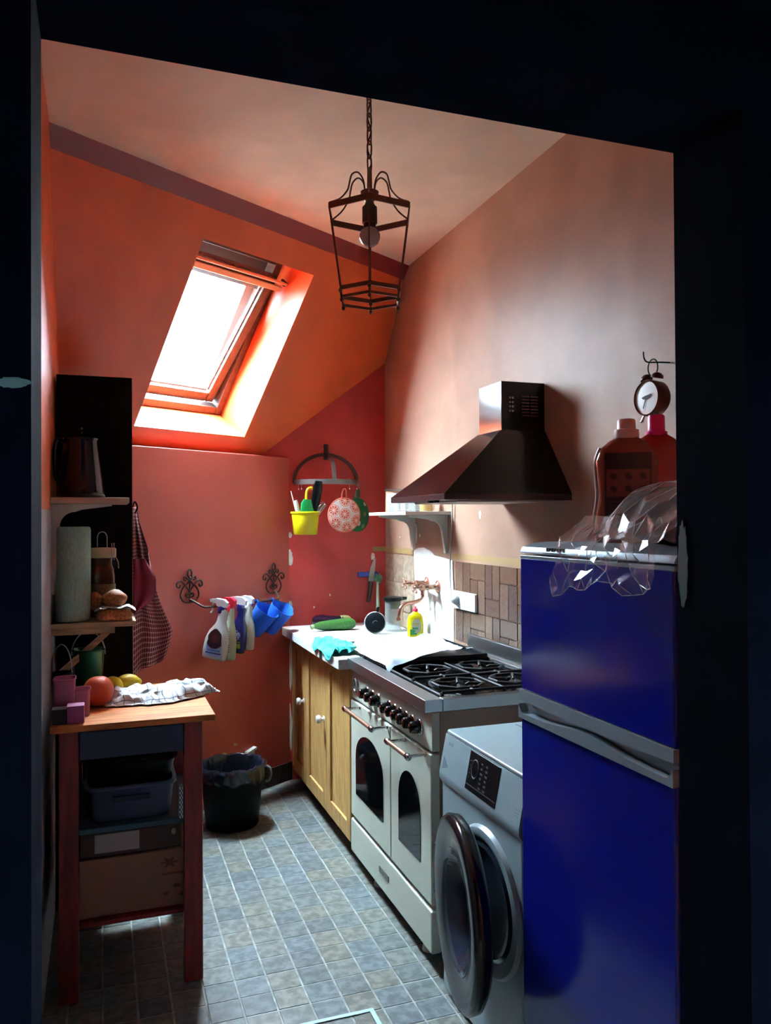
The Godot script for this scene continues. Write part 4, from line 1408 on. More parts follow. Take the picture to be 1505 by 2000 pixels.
	for q in [[-0.118, -2.86, 0.034, 0.125, "tall pinkish translucent plastic tub at the trolley's left edge", rgb(120, 40, 50)], [-0.066, -2.87, 0.028, 0.085, "low pinkish translucent tub beside the tall tub and the grapefruit", rgb(96, 40, 60)]]:
		s = thing("plastic_tub", q[4], "tub", Vector3(q[0], 0.89, q[1]))
		g = Geo.new().at(Vector3(q[0], 0.891, q[1]))
		rings = []
		for w in [[0.0, 0.85], [0.004, 0.9], [q[3], 1.0], [q[3] + 0.002, 1.08], [q[3] + 0.006, 1.08], [q[3] + 0.006, 0.97], [0.006, 0.86]]: rings.append(oval(w[0], q[2] * w[1], q[2] * 1.15 * w[1], Vector3(), 24, 4.0))
		g.loft(rings)
		part(g, "tub_body", tub, s)
		g = Geo.new().at(Vector3(q[0], 0.891, q[1]))
		rings = []
		for w in [[0.009, 0.8], [q[3] * 0.55, 0.86]]: rings.append(oval(w[0], q[2] * w[1], q[2] * 1.15 * w[1], Vector3(), 20, 4.0))
		g.loft(rings)
		part(g, "filling", mat("tub filling %.2f" % q[3], q[5], 0.5), s)
	s = thing("purple_carton", "small dark carton with a purple end at the trolley's front left corner", "carton", Vector3(-0.1, 0.89, -2.775))
	g = Geo.new()
	g.span(Vector3(-0.152, 0.891, -2.805), Vector3(-0.108, 0.94, -2.752), 0.002)
	part(g, "dark_end", mat("dark carton", rgb(44, 24, 36), 0.6), s)
	g = Geo.new()
	g.span(Vector3(-0.108, 0.891, -2.805), Vector3(-0.055, 0.948, -2.752), 0.002)
	part(g, "purple_end", mat("purple carton", rgb(150, 70, 120), 0.5), s)
	# crumpled checked tea towel
	var tm := printed("white towel with dark checks", check_image(256, rgb(226, 230, 232), rgb(40, 48, 70), 40, 3), 0.9)
	tm.uv1_scale = Vector3(2.2, 1.4, 1)
	var ns := noise(1.0, 3, FastNoiseLite.TYPE_SIMPLEX_SMOOTH, 12)
	g = Geo.new()
	var ax := Vector3(0.97, 0, -0.24)
	var ay := Vector3(0.24, 0, 0.97)
	g.sheet(46, 30, func(a: float, b: float) -> Vector3:
		var w := 0.5 + 0.5 * sin(PI * clampf(a * 1.06, 0, 1))
		var p := Vector3(0.195, 0, -3.075) + ax * (a - 0.5) * 0.42 + ay * (b - 0.5) * 0.27 * w
		var e := smoothstep(0.0, 0.16, a) * smoothstep(1.0, 0.9, a) * smoothstep(0.0, 0.2, b) * smoothstep(1.0, 0.85, b)
		var h := 0.5 + 0.5 * ns.get_noise_2d(a * 2.6 + 3.0, b * 1.9)
		var fold := pow(absf(sin(a * 4.2 + b * 2.6 + ns.get_noise_2d(a * 3.0, b * 3.0) * 2.2)), 1.6)
		return p + Vector3(ns.get_noise_2d(a * 5.0, b * 5.0 + 9.0) * 0.02, 0.894 + e * (0.014 + 0.034 * fold * h + 0.012 * h) + 0.003 * absf(sin(a * 31.0)), ns.get_noise_2d(b * 5.0, a * 5.0) * 0.014), 0.003)
	single(g, "crumpled_towel", tm, "crumpled white tea towel with dark check lines on the trolley top", "tea towel", Vector3(0.195, 0.89, -3.075))

func bin() -> void:
	var c := Vector3(0.62, 0.006, -4.1)
	var s := thing("waste_bin", "round black waste bin lined with a shiny bag, under the spray bottles", "bin", c)
	var g := Geo.new().at(c)
	g.lathe([Vector2(0, 0), Vector2(0.128, 0), Vector2(0.132, 0.006), Vector2(0.158, 0.285), Vector2(0.165, 0.288), Vector2(0.166, 0.302), Vector2(0.158, 0.304), Vector2(0.153, 0.29), Vector2(0.128, 0.015), Vector2(0, 0.012)], 48)
	part(g, "bucket", mat("black bin plastic", rgb(5, 5, 6), 0.5), s)
	mats["black bin plastic"].metallic_specular = 0.2
	# the bag: folded over the rim, wrinkled, hanging slack inside
	var bag := mat("shiny grey black bag", rgb(26, 30, 40), 0.2)
	var ns := noise(1.0, 3, FastNoiseLite.TYPE_SIMPLEX_SMOOTH, 31)
	g = Geo.new().at(c)
	var prof := [Vector2(0.17, 0.235), Vector2(0.172, 0.262), Vector2(0.171, 0.29), Vector2(0.169, 0.306), Vector2(0.162, 0.31), Vector2(0.155, 0.305), Vector2(0.148, 0.27), Vector2(0.14, 0.2), Vector2(0.128, 0.13), Vector2(0.09, 0.09), Vector2(0.01, 0.085)]
	var rings: Array = []
	for i in prof.size():
		var ring: Array = []
		for k in 72:
			var a := TAU * k / 72
			var w := ns.get_noise_2d(cos(a) * 5.0 + i * 0.25, sin(a) * 5.0) * 0.012 + 0.003 * sin(a * 23.0 + i)
			var r: float = prof[i].x + (maxf(w, -0.003) if i < 4 else w * 0.9 - 0.004)
			var y: float = prof[i].y + (ns.get_noise_2d(cos(a) * 1.3, sin(a) * 1.3 + 7.0) * 0.04 if i == 0 else 0.004 * sin(a * 9.0))
			ring.append(Vector3(cos(a) * r, y, sin(a) * r))
		rings.append(ring)
	g.loft(rings, false)
	part(g, "bin_bag", bag, s)
	g = Geo.new().at(c)
	g.tube(bez([Vector3(0.166, 0.28, 0.02), Vector3(0.186, 0.27, 0.03), Vector3(0.192, 0.24, 0.03), Vector3(0.184, 0.21, 0.03), Vector3(0.168, 0.2, 0.022)], 5), 0.007, 8)
	part(g, "grip", mat("grey bin grip", rgb(120, 126, 134), 0.4), s)
	# small white fitting on the panel just behind it
	g = Geo.new().at(pp(-0.175, 0.235, 0), Basis(U, Vector3.UP, IN))
	g.prism(PackedVector2Array([Vector2(-0.033, 0.0), Vector2(0.033, 0.018), Vector2(0.032, 0.03), Vector2(-0.033, 0.013)]), 0.0, 0.03)
	g.span(Vector3(-0.022, -0.025, 0), Vector3(0.028, 0.012, 0.016), 0.003)
	single(g, "wall_fitting", P.white, "small white plastic fitting on the red panel just behind the bin", "fitting", pp(-0.175, 0.21, 0))

func ceiling_lantern() -> void:
	var c := Vector3(0.762, 0, -2.276)
	var s := thing("ceiling_lantern", "six-sided bronze lantern hanging on a chain from the ceiling, its bulb unlit", "lantern", Vector3(c.x, 2.2, c.z))
	var br: Material = mat("brown lantern metal", rgb(112, 74, 58), 0.35, 0.4)
	var yaw := 0.3408      # one corner towards the doorway
	var hexa := func(r: float, y: float) -> Array:
		var o: Array = []
		for k in 6:
			var a := PI / 2 + TAU * k / 6
			o.append(c + Vector3(cos(a) * r, y, sin(a) * r).rotated(Vector3.UP, -yaw))
		return o
	var top: Array = hexa.call(0.136, 2.462)
	var low: Array = hexa.call(0.1, 2.225)
	var rim: Array = hexa.call(0.096, 2.2)
	var g := Geo.new()
	g.sweep(top, 0.005, 0.018, Vector3.UP, true)
	part(g, "upper_ring", br, s)
	g = Geo.new()
	g.sweep(low, 0.006, 0.012, Vector3.UP, true)
	part(g, "lower_ring", br, s)
	g = Geo.new()
	g.sweep(rim, 0.005, 0.008, Vector3.UP, true)
	part(g, "foot_ring", br, s)
	for k in 6:
		g = Geo.new()
		g.cyl(top[k], low[k], 0.0024, 8)
		g.cyl(low[k], rim[k] - Vector3(0, 0.008, 0), 0.0035, 8)
		g.ball(rim[k] - Vector3(0, 0.01, 0), Vector3(0.006, 0.007, 0.006), 8)
		g.ball(low[k] + Vector3(0, -0.008, 0), Vector3(0.007, 0.007, 0.007), 8)
		part(g, "rod", br, s)
	# hub and six scroll arms
	g = Geo.new().at(Vector3(c.x, 2.452, c.z))
	g.lathe([Vector2(0.0, 0.028), Vector2(0.018, 0.03), Vector2(0.012, 0.048), Vector2(0.024, 0.06), Vector2(0.028, 0.076), Vector2(0.022, 0.08), Vector2(0.008, 0.084), Vector2(0.007, 0.15), Vector2(0.0, 0.152)], 20)
	part(g, "hub", br, s)
	for k in 6:
		var d: Vector3 = (top[k] - c).normalized()
		d.y = 0
		d = d.normalized()
		g = Geo.new()
		var pts: Array = []
		for q in [[0.016, 2.53], [0.022, 2.562], [0.04, 2.58], [0.06, 2.57], [0.068, 2.545], [0.075, 2.52], [0.1, 2.49], [0.134, 2.472]]: pts.append(Vector3(c.x, q[1], c.z) + d * q[0])
		g.tube(bez(pts, 5), 0.0026, 6)
		part(g, "scroll_arm", br, s)
	# socket, bulb
	g = Geo.new().at(Vector3(c.x, 2.41, c.z))
	g.lathe([Vector2(0.0, 0.0), Vector2(0.018, 0.0), Vector2(0.0185, 0.022), Vector2(0.0225, 0.024), Vector2(0.0225, 0.072), Vector2(0.014, 0.08), Vector2(0.006, 0.085)], 20)
	part(g, "socket", mat("brown bulb socket", rgb(70, 34, 28), 0.5), s)
	g = Geo.new().at(Vector3(c.x, 2.396, c.z))
	g.lathe([Vector2(0, -0.034), Vector2(0.014, -0.031), Vector2(0.025, -0.022), Vector2(0.031, -0.008), Vector2(0.031, 0.004), Vector2(0.026, 0.015), Vector2(0.018, 0.022), Vector2(0.016, 0.03)], 28)
	part(g, "bulb", mat("frosted bulb glass", rgb(170, 164, 160), 0.15), s)
	# chain up to the ceiling with its lamp flex
	var y := 2.595
	var k := 0
	while y < 2.96:
		g = Geo.new()
		var loop: Array = []
		for i in 12:
			var a := TAU * i / 12
			var p := Vector3(cos(a) * 0.0085, sin(a) * 0.021 + (0.006 if sin(a) > 0 else -0.006), 0)
			loop.append(Vector3(c.x, y + 0.02, c.z) + p.rotated(Vector3.UP, k * PI / 2 + 0.5))
		g.tube(loop, 0.0028, 6, true)
		part(g, "chain_link", br, s)
		y += 0.042
		k += 1
	g = Geo.new()
	var fx: Array = []
	for i in 30: fx.append(Vector3(c.x + 0.006 * sin(i * 0.9), 2.6 + i * 0.0136, c.z + 0.006 * cos(i * 0.9)))
	g.tube(fx, 0.0025, 6)
	part(g, "flex", mat("brown flex", rgb(50, 32, 26), 0.6), s)
	g = Geo.new().at(Vector3(c.x, 2.955, c.z))
	g.lathe([Vector2(0.0, 0.0), Vector2(0.012, 0.0), Vector2(0.05, 0.03), Vector2(0.052, 0.045), Vector2(0, 0.045)], 24)
	part(g, "ceiling_rose", br, s)

func scroll_piece(s: Node3D, u: float, y: float) -> void:   # a lyre of flat iron, symmetrical about its middle
	var g := Geo.new()
	var w := 0.0045
	var at := func(x: float, h: float) -> Vector3: return pp(u + x, y + h, 0.012)
	var line := func(p: Array) -> void:
		var o: Array = []
		for q in bez(p.map(func(v2): return Vector3(v2.x, v2.y, 0)), 5): o.append(at.call(q.x, q.y))
		g.tube(o, w, 6)
	for sx in [-1.0, 1.0]:
		line.call([Vector2(0, 0.0), Vector2(sx * 0.034, 0.006), Vector2(sx * 0.056, 0.03), Vector2(sx * 0.056, 0.055), Vector2(sx * 0.038, 0.083), Vector2(sx * 0.012, 0.105), Vector2(0, 0.125)])
		line.call([Vector2(sx * -0.012, 0.045), Vector2(sx * 0.008, 0.068), Vector2(sx * 0.032, 0.096), Vector2(sx * 0.056, 0.116), Vector2(sx * 0.078, 0.108), Vector2(sx * 0.08, 0.088), Vector2(sx * 0.064, 0.082), Vector2(sx * 0.06, 0.096)])
		line.call([Vector2(0, 0.118), Vector2(sx * 0.014, 0.124), Vector2(sx * 0.032, 0.138), Vector2(sx * 0.036, 0.122), Vector2(sx * 0.024, 0.118)])
		line.call([Vector2(0, 0.03), Vector2(sx * 0.018, 0.03), Vector2(sx * 0.026, 0.042), Vector2(sx * 0.014, 0.05), Vector2(sx * 0.012, 0.04)])
	line.call([Vector2(0, 0.0), Vector2(0, 0.06), Vector2(0, 0.13)])
	line.call([Vector2(0, 0.128), Vector2(-0.013, 0.145), Vector2(-0.01, 0.165), Vector2(0, 0.174), Vector2(0.01, 0.165), Vector2(0.013, 0.145), Vector2(0, 0.128)])
	part(g, "scrollwork", P.rust, s)
	g = Geo.new().at(pp(u, y + 0.132, 0.017))
	g.ball(Vector3(), Vector3(0.005, 0.005, 0.005), 10)
	part(g, "screw", P.chrome, s)

# a spray bottle in axes of its own: x towards its nozzle, y up, z along the rail; the trigger's crook is at the origin
func spray(called: String, label: String, u: float, lean: float, body: Color, head: Color, collar: Color, h: float, wd: float, picture: Image, turn := 0.0) -> void:
	var o := pp(u, 1.091, 0.094)
	var b := Basis(-IN, Vector3.UP, U.cross(Vector3.ZERO) if false else (-IN).cross(Vector3.UP))
	b = b * Basis(Vector3.UP, turn) * Basis(Vector3.BACK, lean)
	var s := placed(called, label, "spray bottle", Transform3D(b, o), "spray bottles on the iron rail")
	var g := Geo.new()
	var x0 := -0.034      # the neck stands outside the rail, the trigger inside it
	var rings: Array = []
	for q in [[-h, 0.42, 0.8], [-h + 0.006, 0.49, 0.98], [-h + 0.05, 0.5, 1.0], [-h * 0.62, 0.47, 1.0], [-h * 0.46, 0.38, 0.9], [-h * 0.33, 0.24, 0.72], [-h * 0.26, 0.19, 0.62], [-h * 0.12, 0.17, 0.58], [-0.012, 0.16, 0.52]]:
		rings.append(oval(q[0], wd * q[1], 0.028 * q[2], Vector3(x0 + wd * (0.5 - q[1]) * -0.3, 0, 0), 24, 2.6))
	g.loft(rings)
	part(g, "bottle", mat("%s body" % called, body, 0.3), s)
	if picture:
		for sz in [-1.0, 1.0]:
			g = Geo.new()
			g.sheet(10, 12, func(a: float, t: float) -> Vector3:
				var y := -h + 0.016 + (1.0 - t) * h * 0.56
				var hw := wd * 0.46 * sqrt(maxf(0.02, 1.0 - pow(maxf(0.0, 0.65 - t) / 0.7, 2.0)))
				var x := (a * 2 - 1) * hw
				return Vector3(x0 + x, y, sz * (0.0292 - 0.02 * pow(absf(a * 2 - 1), 4.0) - 0.002 * (1.0 - t))), 0.0006)
			part(g, "label", printed("%s label" % called, picture, 0.35), s)
	g = Geo.new().at(Vector3(x0, 0, 0))
	g.lathe([Vector2(0.0165, -0.03), Vector2(0.0175, -0.026), Vector2(0.0175, 0.002), Vector2(0.013, 0.008), Vector2(0.0, 0.01)], 16)
	part(g, "collar", mat("%s collar" % called, collar, 0.35), s)
	g = Geo.new()
	g.prism(PackedVector2Array([Vector2(x0 - 0.03, 0.004), Vector2(x0 + 0.022, 0.004), Vector2(x0 + 0.03, 0.018), Vector2(x0 + 0.062, 0.02), Vector2(x0 + 0.066, 0.034), Vector2(x0 + 0.03, 0.044), Vector2(x0 - 0.012, 0.044), Vector2(x0 - 0.032, 0.03)]), -0.013, 0.013, 50.0)
	part(g, "spray_head", mat("%s head" % called, head, 0.35), s)
	g = Geo.new()
	g.tube(bez([Vector3(x0 + 0.046, 0.022, 0), Vector3(x0 + 0.052, 0.0, 0), Vector3(x0 + 0.046, -0.022, 0), Vector3(x0 + 0.054, -0.038, 0)], 5), 0.0055, 8)
	part(g, "trigger", mat("%s trigger" % called, collar if called != "white_spray_bottle" else head, 0.35), s)

func jug(label: String, u: float, yaw: float) -> void:   # blue jug hung on the rail by its handle, tipped towards the room
	var o := pp(u, 1.091, 0.094)
	var b := Basis(U, Vector3.UP, IN) * Basis(Vector3.UP, yaw) * Basis(Vector3.RIGHT, 0.65)
	var s := placed("blue_jug", label, "jug", Transform3D(b, o), "blue jugs on the iron rail")
	var blue := mat("blue jug plastic", rgb(42, 104, 206), 0.3)
	blue.backlight_enabled = true
	blue.backlight = Color(0.12, 0.25, 0.5)
	var g := Geo.new()
	var rings: Array = []
	var cz := 0.082
	for q in [[-0.145, 0.046, 0.0], [-0.141, 0.052, 0.0], [-0.03, 0.063, 0.0], [0.012, 0.068, 0.009], [0.012, 0.0655, 0.009], [-0.03, 0.0605, 0.0], [-0.137, 0.049, 0.0]]:
		var r: Array = oval(q[0], q[1], q[1], Vector3(0, 0, cz), 28, 2.3)
		for k in r.size():
			var d: Vector3 = r[k] - Vector3(0, q[0], cz)
			var sp := smoothstep(0.75, 1.0, d.normalized().x)
			r[k] += Vector3(q[2] * 2.2 * sp, q[2] * sp, 0)
		rings.append(r)
	g.loft(rings)
	part(g, "jug_body", blue, s)
	g = Geo.new()
	g.sweep(bez([Vector3(0, 0.0, cz - 0.065), Vector3(0, 0.012, cz - 0.075), Vector3(0, 0.008, cz - 0.088), Vector3(0, -0.04, cz - 0.09), Vector3(0, -0.08, cz - 0.07), Vector3(0, -0.085, cz - 0.05)], 4), 0.016, 0.004, Vector3(0, 0.3, -1).normalized())
	part(g, "handle", blue, s)

func label_image(kind: int) -> Image:
	var im := Image.create(64, 96, false, Image.FORMAT_RGB8)
	if kind == 0:      # white bottle: a dark oval over a blue block with paler lines
		im.fill(rgb(206, 206, 208))
		for y in 96:
			for x in 64:
				var e := Vector2((x - 32) / 25.0, (y - 36) / 33.0).length()
				if e < 1.0: im.set_pixel(x, y, rgb(58, 30, 36).lerp(rgb(130, 60, 60), clampf(1.2 - e * 1.6, 0, 1) * 0.5))
				elif y > 52: im.set_pixel(x, y, rgb(110, 140, 196).lerp(rgb(190, 206, 232), (y - 52) / 60.0))
		for y in [50, 51, 52, 53, 54]: im.fill_rect(Rect2i(18, y, 34, 1), rgb(40, 36, 70))
		im.fill_rect(Rect2i(10, 82, 44, 4), rgb(36, 60, 130))
		for k in 6: im.fill_rect(Rect2i(14 + k * 6, 72, 4, 6), rgb(60, 110, 180))
	elif kind == 1:    # navy bottle: white splash, lime tab
		im.fill(rgb(24, 22, 86))
		var r := RandomNumberGenerator.new()
		r.seed = 5
		for i in 90:
			var a := r.randf() * TAU
			var d := r.randf() * 17.0
			var p := Vector2(24, 40) + Vector2(cos(a), sin(a)) * d
			im.fill_rect(Rect2i(int(p.x), int(p.y), 3, 3), rgb(176, 178, 224))
		im.fill_rect(Rect2i(6, 64, 20, 24), rgb(150, 160, 60))
		im.fill_rect(Rect2i(9, 67, 14, 4), rgb(30, 40, 20))
	elif kind == 2:    # grey green bottle: pale label with faint lines
		im.fill(rgb(190, 190, 170))
		for k in 10: im.fill_rect(Rect2i(10, 14 + k * 7, 40 - (k * 7) % 15, 2), rgb(128, 132, 124))
		im.fill_rect(Rect2i(16, 40, 30, 16), rgb(214, 214, 204))
	else:              # milky bottle: yellow green block, small red mark
		im.fill(rgb(206, 206, 194))
		im.fill_rect(Rect2i(12, 12, 30, 26), rgb(196, 190, 130))
		im.fill_rect(Rect2i(20, 44, 18, 8), rgb(196, 110, 96))
		for k in 5: im.fill_rect(Rect2i(12, 60 + k * 6, 38 - k * 4, 2), rgb(130, 136, 140))
	return im

func rail_and_sprays() -> void:
	var s := thing("iron_rail", "wrought iron rail between two lyre-shaped scroll brackets on the red panel", "rail", pp(-0.29, 1.09, 0))
	scroll_piece(s, -0.588, 1.114)
	scroll_piece(s, 0.005, 1.119)
	var g := Geo.new()
	g.tube(bez([pp(-0.588, 1.13, 0.012), pp(-0.578, 1.116, 0.05), pp(-0.56, 1.096, 0.085), pp(-0.52, 1.091, 0.094), pp(-0.3, 1.091, 0.094), pp(-0.07, 1.091, 0.094), pp(-0.025, 1.098, 0.085), pp(-0.005, 1.12, 0.05), pp(0.005, 1.134, 0.012)], 8), 0.006, 10)
	part(g, "bar", P.rust, s)
	spray("white_spray_bottle", "white spray bottle with a navy collar and dark oval label, first on the rail", -0.485, 0.16, rgb(206, 206, 204), rgb(236, 238, 240), rgb(30, 26, 96), 0.275, 0.135, label_image(0), 0.5)
	spray("grey_spray_bottle", "grey green spray bottle with a bright red head, second on the rail", -0.425, 0.06, rgb(176, 176, 150), rgb(206, 24, 48), rgb(196, 20, 44), 0.285, 0.09, label_image(2), 0.35)
	spray("navy_spray_bottle", "navy blue spray bottle with a white head and pale splash, third on the rail", -0.355, 0.14, rgb(26, 24, 88), rgb(236, 238, 242), rgb(28, 26, 100), 0.255, 0.115, label_image(1), 0.45)
	spray("milky_spray_bottle", "milky spray bottle with an all white head, last before the blue jugs", -0.3, 0.06, rgb(204, 206, 196), rgb(240, 242, 244), rgb(226, 230, 232), 0.245, 0.095, label_image(3), 0.35)
	jug("blue plastic jug hanging next to the spray bottles, left of the pair", -0.205, 0.35)
	jug("blue plastic jug at the rail's far end, right of the pair", -0.09, 0.35)

func pot_rack() -> void:
	var c := Vector3(1.277, 1.768, BZ)
	var s := thing("pot_rack", "half-round grey metal pot rack on the red back wall", "pot rack", c)
	var m := mat("grey rack metal", rgb(112, 108, 106), 0.4, 0.6)
	var g := Geo.new()
	var ring: Array = []
	for i in 25:
		var a := PI * i / 24
		ring.append(c + Vector3(-cos(a) * 0.198, 0, sin(a) * 0.198 + 0.004))
	g.sweep(ring, 0.005, 0.03, Vector3.UP)
	part(g, "front_band", m, s)
	g = Geo.new()
	ring = []
	for i in 25:
		var a := PI * i / 24
		ring.append(c + Vector3(-cos(a) * 0.198, sin(a) * 0.172, 0.006))
	g.sweep(ring, 0.02, 0.005, Vector3(0, 0, 1))
	part(g, "wall_arch", P.rust, s)
	g = Geo.new()
	g.sweep(bez([c + Vector3(0, 0.165, 0.012), c + Vector3(0.0, 0.16, 0.08), c + Vector3(0.0, 0.11, 0.16), c + Vector3(0, 0.0, 0.2)], 6), 0.024, 0.005, Vector3(0, 1, 0.4).normalized())
	part(g, "strut", m, s)
	g = Geo.new()
	g.span(c + Vector3(-0.014, 0.14, 0), c + Vector3(0.014, 0.235, 0.012), 0.004)
	g.ball(c + Vector3(0, 0.165, 0.018), Vector3(0.008, 0.008, 0.008), 10)
	part(g, "wall_plate", P.iron, s)
	var on := func(deg: float) -> Vector3: return c + Vector3(-cos(deg_to_rad(deg)) * 0.198, -0.012, sin(deg_to_rad(deg)) * 0.198 + 0.004)
	for deg in [20, 28, 50, 56, 118, 142, 166]:
		g = Geo.new()
		var p: Vector3 = on.call(float(deg))
		g.tube(bez([p + Vector3(0, 0.03, 0.004), p + Vector3(0, 0.028, -0.005), p + Vector3(0, -0.01, 0), p + Vector3(0, -0.03, 0.004), p + Vector3(0, -0.036, 0.014), p + Vector3(0, -0.026, 0.02)], 4), 0.002, 6)
		part(g, "hook", P.chrome, s)
	# the yellow pot on its hook, full of tools
	var bc := Vector3(1.115, 1.458, -4.54)
	s = thing("yellow_pot", "bright yellow plastic pot hanging from the rack, full of kitchen tools", "pot", bc)
	var yel := mat("bright yellow plastic", rgb(226, 214, 20), 0.35)
	yel.backlight_enabled = true
	yel.backlight = Color(0.4, 0.38, 0.02)
	g = Geo.new().at(bc)
	g.lathe([Vector2(0, 0.001), Vector2(0.064, 0.001), Vector2(0.068, 0.005), Vector2(0.08, 0.125), Vector2(0.086, 0.126), Vector2(0.086, 0.134), Vector2(0.081, 0.135), Vector2(0.066, 0.01), Vector2(0, 0.008)], 32)
	part(g, "pot_body", yel, s)
	g = Geo.new()
	g.tube(bez([bc + Vector3(0.0, 0.13, 0.03), bc + Vector3(-0.004, 0.2, 0.04), bc + Vector3(0.0, 0.255, 0.04), bc + Vector3(0.024, 0.272, 0.04), bc + Vector3(0.05, 0.255, 0.04), bc + Vector3(0.052, 0.225, 0.04)], 5), 0.0075, 8)
	part(g, "hanging_hook", mat("orange yellow hook", rgb(238, 178, 10), 0.35), s)
	var tool := func(called: String, label: String, cat: String, a: Vector3, b: Vector3, w0: float, w1: float, m2: Material, flat: float) -> void:
		var q := Geo.new()
		var p: Array = []
		for i in 9: p.append(a.lerp(b, i / 8.0))
		var rings: Array = []
		var t := (b - a).normalized()
		var sd := t.cross(Vector3(0, 0, 1)).normalized()
		var fw := sd.cross(t)
		for i in 9:
			var f := i / 8.0
			var w := lerpf(w0, w1, smoothstep(0.25, 0.6, f)) * (1.0 if i < 8 else 0.7)
			var ring2: Array = []
			for k in 12:
				var an := TAU * k / 12
				ring2.append(p[i] + sd * cos(an) * w + fw * sin(an) * minf(w, flat))
			rings.append(ring2)
		q.loft(rings)
		single(q, called, m2, label, cat, a)
	tool.call("spatula", "black spatula with a broad flat handle leaning out of the yellow pot", "spatula", bc + Vector3(0.03, 0.03, 0.02), Vector3(1.178, 1.77, -4.47), 0.012, 0.028, P.black, 0.006)
	tool.call("green_scoop", "flat green plastic scoop standing in the yellow pot", "scoop", bc + Vector3(-0.005, 0.02, 0.035), bc + Vector3(0.008, 0.205, 0.045), 0.012, 0.042, mat("green plastic", rgb(14, 128, 62), 0.35), 0.007)
	tool.call("cream_spoon", "cream spoon handle at the yellow pot's left side", "spoon", bc + Vector3(-0.02, 0.02, 0.01), bc + Vector3(-0.062, 0.2, 0.02), 0.006, 0.013, mat("cream plastic", rgb(224, 220, 200), 0.4), 0.005)
	tool.call("thin_skewer", "thin pale skewer leaning far out of the yellow pot's left side", "skewer", bc + Vector3(-0.03, 0.03, 0.0), bc + Vector3(-0.085, 0.255, 0.0), 0.0025, 0.003, P.offwhite, 0.003)
	var ts := [[0.05, 0.19, 0.105, 0.03, "fork"], [0.045, 0.205, 0.085, -0.01, "spoon"], [0.058, 0.175, 0.12, 0.01, "knife"], [0.035, 0.18, 0.06, 0.04, "teaspoon"]]
	for q in ts:
		tool.call("table_" + q[4], "steel table %s in the yellow pot's right half" % q[4], "cutlery", bc + Vector3(-0.015, 0.02, q[3] * 0.4), bc + Vector3(q[2], q[1], q[3]), 0.004, 0.011, P.chrome, 0.003)
	# two padded pot holders
	var im := Image.create(192, 192, false, Image.FORMAT_RGB8)
	im.fill(rgb(236, 228, 224))
	var spots := [[96, 92, 34], [30, 70, 34], [98, 14, 34], [42, 142, 34], [110, 166, 33], [168, 128, 33], [164, 48, 34], [4, 118, 20]]
	for q in spots:
		for y in range(maxi(0, q[1] - q[2]), mini(192, q[1] + q[2])):
			for x in range(maxi(0, q[0] - q[2]), mini(192, q[0] + q[2])):
				var d := Vector2(x - q[0], y - q[1])
				var r := d.length()
				if r > q[2]: continue
				var col := rgb(206, 92, 74)
				if r > q[2] - 4: col = rgb(226, 130, 104)
				elif r > q[2] - 8: col = rgb(244, 226, 214)
				else:
					var a := fposmod(d.angle(), TAU / 9)
					if minf(a, TAU / 9 - a) * r < 1.8 or r < 3: col = rgb(246, 220, 206)
				im.set_pixel(x, y, col)
	var im2 := Image.create(128, 128, false, Image.FORMAT_RGB8)
	im2.fill(rgb(18, 98, 56))
	for q in [[30, 24, 11, 0], [100, 60, 10, 1], [64, 96, 11, 0], [92, 108, 9, 1], [20, 76, 9, 1], [104, 20, 9, 0], [60, 50, 8, 1]]:
		for y in range(-q[2], q[2]):
			for x in range(-q[2], q[2]):
				if Vector2(x, y).length() < q[2] and q[0] + x < 128 and q[1] + y < 128 and q[0] + x >= 0 and q[1] + y >= 0: im2.set_pixel(q[0] + x, q[1] + y, rgb(214, 206, 196) if q[3] == 0 else rgb(122, 122, 90))
	for q in [["pot holder with a print of red orange slices, hanging in front of the green one", Vector3(1.338, 1.573, -4.5), 0.1, 0.12, printed("orange slice cotton", im, 0.9), rgb(232, 130, 108)], ["green pot holder with pale spots, half hidden behind the printed one", Vector3(1.44, 1.574, -4.565), 0.098, 0.5, printed("green spotted cotton", im2, 0.9), rgb(16, 90, 52)]]:
		var o: Vector3 = q[1]
		var r: float = q[2]
		s = placed("pot_holder", q[0], "pot holder", Transform3D(Basis(Vector3.UP, q[3]), o), "")
		g = Geo.new()
		g.ball(Vector3(), Vector3(r, r, 0.011), 36)
		for i in g.v.size(): g.uv[i] = Vector2(g.v[i].x / (2 * r) + 0.5, 0.5 - g.v[i].y / (2 * r))
		part(g, "pad", q[4], s)
		g = Geo.new()
		ring = []
		for i in 40: ring.append(Vector3(cos(TAU * i / 40) * r, sin(TAU * i / 40) * r, 0))
		g.tube(ring, 0.004, 6, true)
		part(g, "binding", mat("binding " + q[0].left(9), q[5], 0.9), s)
		g = Geo.new()
		g.sweep(bez([Vector3(-0.016, r - 0.005, 0), Vector3(-0.014, r + 0.03, 0.004), Vector3(-0.004, r + 0.052, 0.006), Vector3(0.006, r + 0.052, 0.006), Vector3(0.012, r + 0.03, 0.004), Vector3(0.014, r - 0.005, 0)], 4), 0.004, 0.012, Vector3(0, 0, 1))
		part(g, "loop", mat("binding " + q[0].left(9), q[5], 0.9), s)
	# magnetic strip and the knife on it
	g = Geo.new()
	g.span(Vector3(1.474, 1.193, BZ), Vector3(1.606, 1.225, BZ + 0.014), 0.005)
	single(g, "knife_strip", mat("blue strip plastic", rgb(36, 66, 150), 0.35), "short blue magnetic strip on the red back wall holding a knife", "knife strip", Vector3(1.54, 1.193, BZ))
	s = placed("kitchen_knife", "kitchen knife with a steel blade and dark handle, upright on the blue strip", "knife", Transform3D(Basis(Vector3.BACK, -0.14), Vector3(1.556, 1.165, BZ + 0.0155)))
	g = Geo.new()
